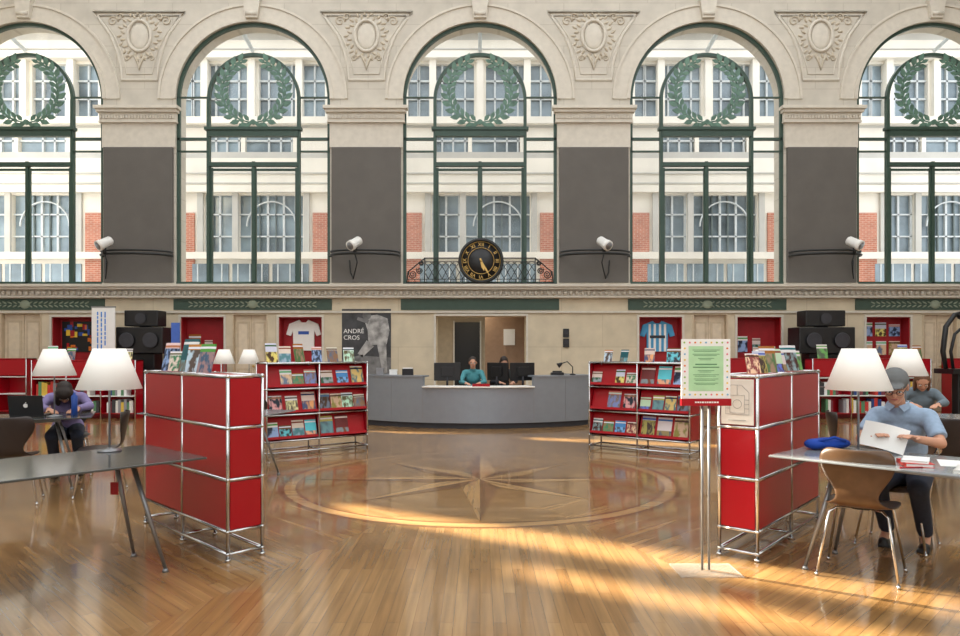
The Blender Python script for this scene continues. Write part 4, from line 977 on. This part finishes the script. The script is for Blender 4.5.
o=b.obj('paper_sheet',paper); o.matrix_world=Mm@Matrix.Translation((-.06,-.63,.765))@Matrix.Rotation(R(12),4,'Y')@Matrix.Rotation(R(-28),4,'X'); meta(o,'white paper sheets held up in the man\'s hands','paper')
b=MB(); b.bb(-.1,.1,-.14,.14,0,.002); ontable('paper_sheet',b,[paper],.05,.08,.3,'white sheet of paper lying flat on the table','paper')
b=MB(); b.cyl((-.07,0,.004),(.07,0,.004),.004,.004,8); ontable('pen',b,[red],-.1,-.3,.9,'red pen lying on the table','pen')
e=root('laptop','open black laptop with a white emblem on its lid','laptop',(-4.70,7.33,.74),R(12))
b=MB(); b.bb(-.16,.16,-.11,.11,0,.016); b.obj('keyboard_base',black,e,bevel=.004)
b=MB(); M=Matrix.Translation((0,-.11,.016))@Matrix.Rotation(R(12),4,'X'); b.box((0,0,.105),(.32,.008,.21),0,M); b.obj('lid',black,e)
b=MB()
b.prism([(.022*math.cos(t),.105+.022*math.sin(t)) for t in [2*math.pi*j/20 for j in range(20)] if not (math.cos(t)>.9)],-.0065,-.004,0,M)
b.prism([(0,.13),(.008,.136),(.006,.144),(-.001,.139)],-.0065,-.004,0,M); b.obj('emblem',white,e)
b=MB(); b.lathe([(.001,0),(.032,0),(.03,.12),(.032,.2),(.012,.22),(.012,.24),(.001,.24)],(0,0,0),16); o=b.obj('water_bottle',bluep); o.location=(-4.3,7.42,.74); meta(o,'small blue plastic bottle on the table','bottle')
Ml2=Matrix.Translation((-2.73,4.11,.74))@Matrix.Rotation(R(47.9),4,'Z')
b=MB(); b.bb(-.1,.1,-.14,.14,0,.002); ontable('paper_sheet',b,[paper],-.3,.2,.5,'white sheet of paper lying on the grey table','paper',Mx=Ml2)
b=MB(); b.bb(-.025,.025,-.002,.002,-.08,0); b.cyl((0,0,0),(0,0,.146),.002,.002,6); o=b.obj('tag',red); o.location=(-2.35,4.5,.58); meta(o,'red tag hanging on a cord under the table','tag')
# ============ lights
w=bpy.data.worlds.new('World'); SC.world=w; w.use_nodes=True
nt=w.node_tree; bg=nt.nodes['Background']; bg.inputs[0].default_value=(.96,.98,1,1); bg.inputs[1].default_value=2.35
def spot(target,az,el,dist,energy,size,name):
    l=bpy.data.lights.new(name,'SPOT'); l.energy=energy; l.color=(1,.89,.70); l.spot_size=R(size); l.spot_blend=.1; l.shadow_soft_size=.2
    o=bpy.data.objects.new(name,l); COL.objects.link(o)
    d=Vector((az[0]*math.cos(R(el)),az[1]*math.cos(R(el)),-math.sin(R(el)))).normalized()
    o.location=Vector(target)-d*dist; o.rotation_euler=d.to_track_quat('-Z','Y').to_euler()
spot((.6,4.8,0),(.848,-.529),27,45,850000,17,'sunlight_beam')
cam=bpy.data.cameras.new('Camera'); co=bpy.data.objects.new('Camera',cam); COL.objects.link(co)
co.location=(0,0,C); co.rotation_euler=(R(90),0,0); cam.sensor_width=36; cam.lens=700/960*36; cam.shift_y=(350-318)/960; cam.clip_end=200
SC.camera=co
SC.view_settings.view_transform='Standard'; SC.view_settings.look='None'; SC.view_settings.exposure=0
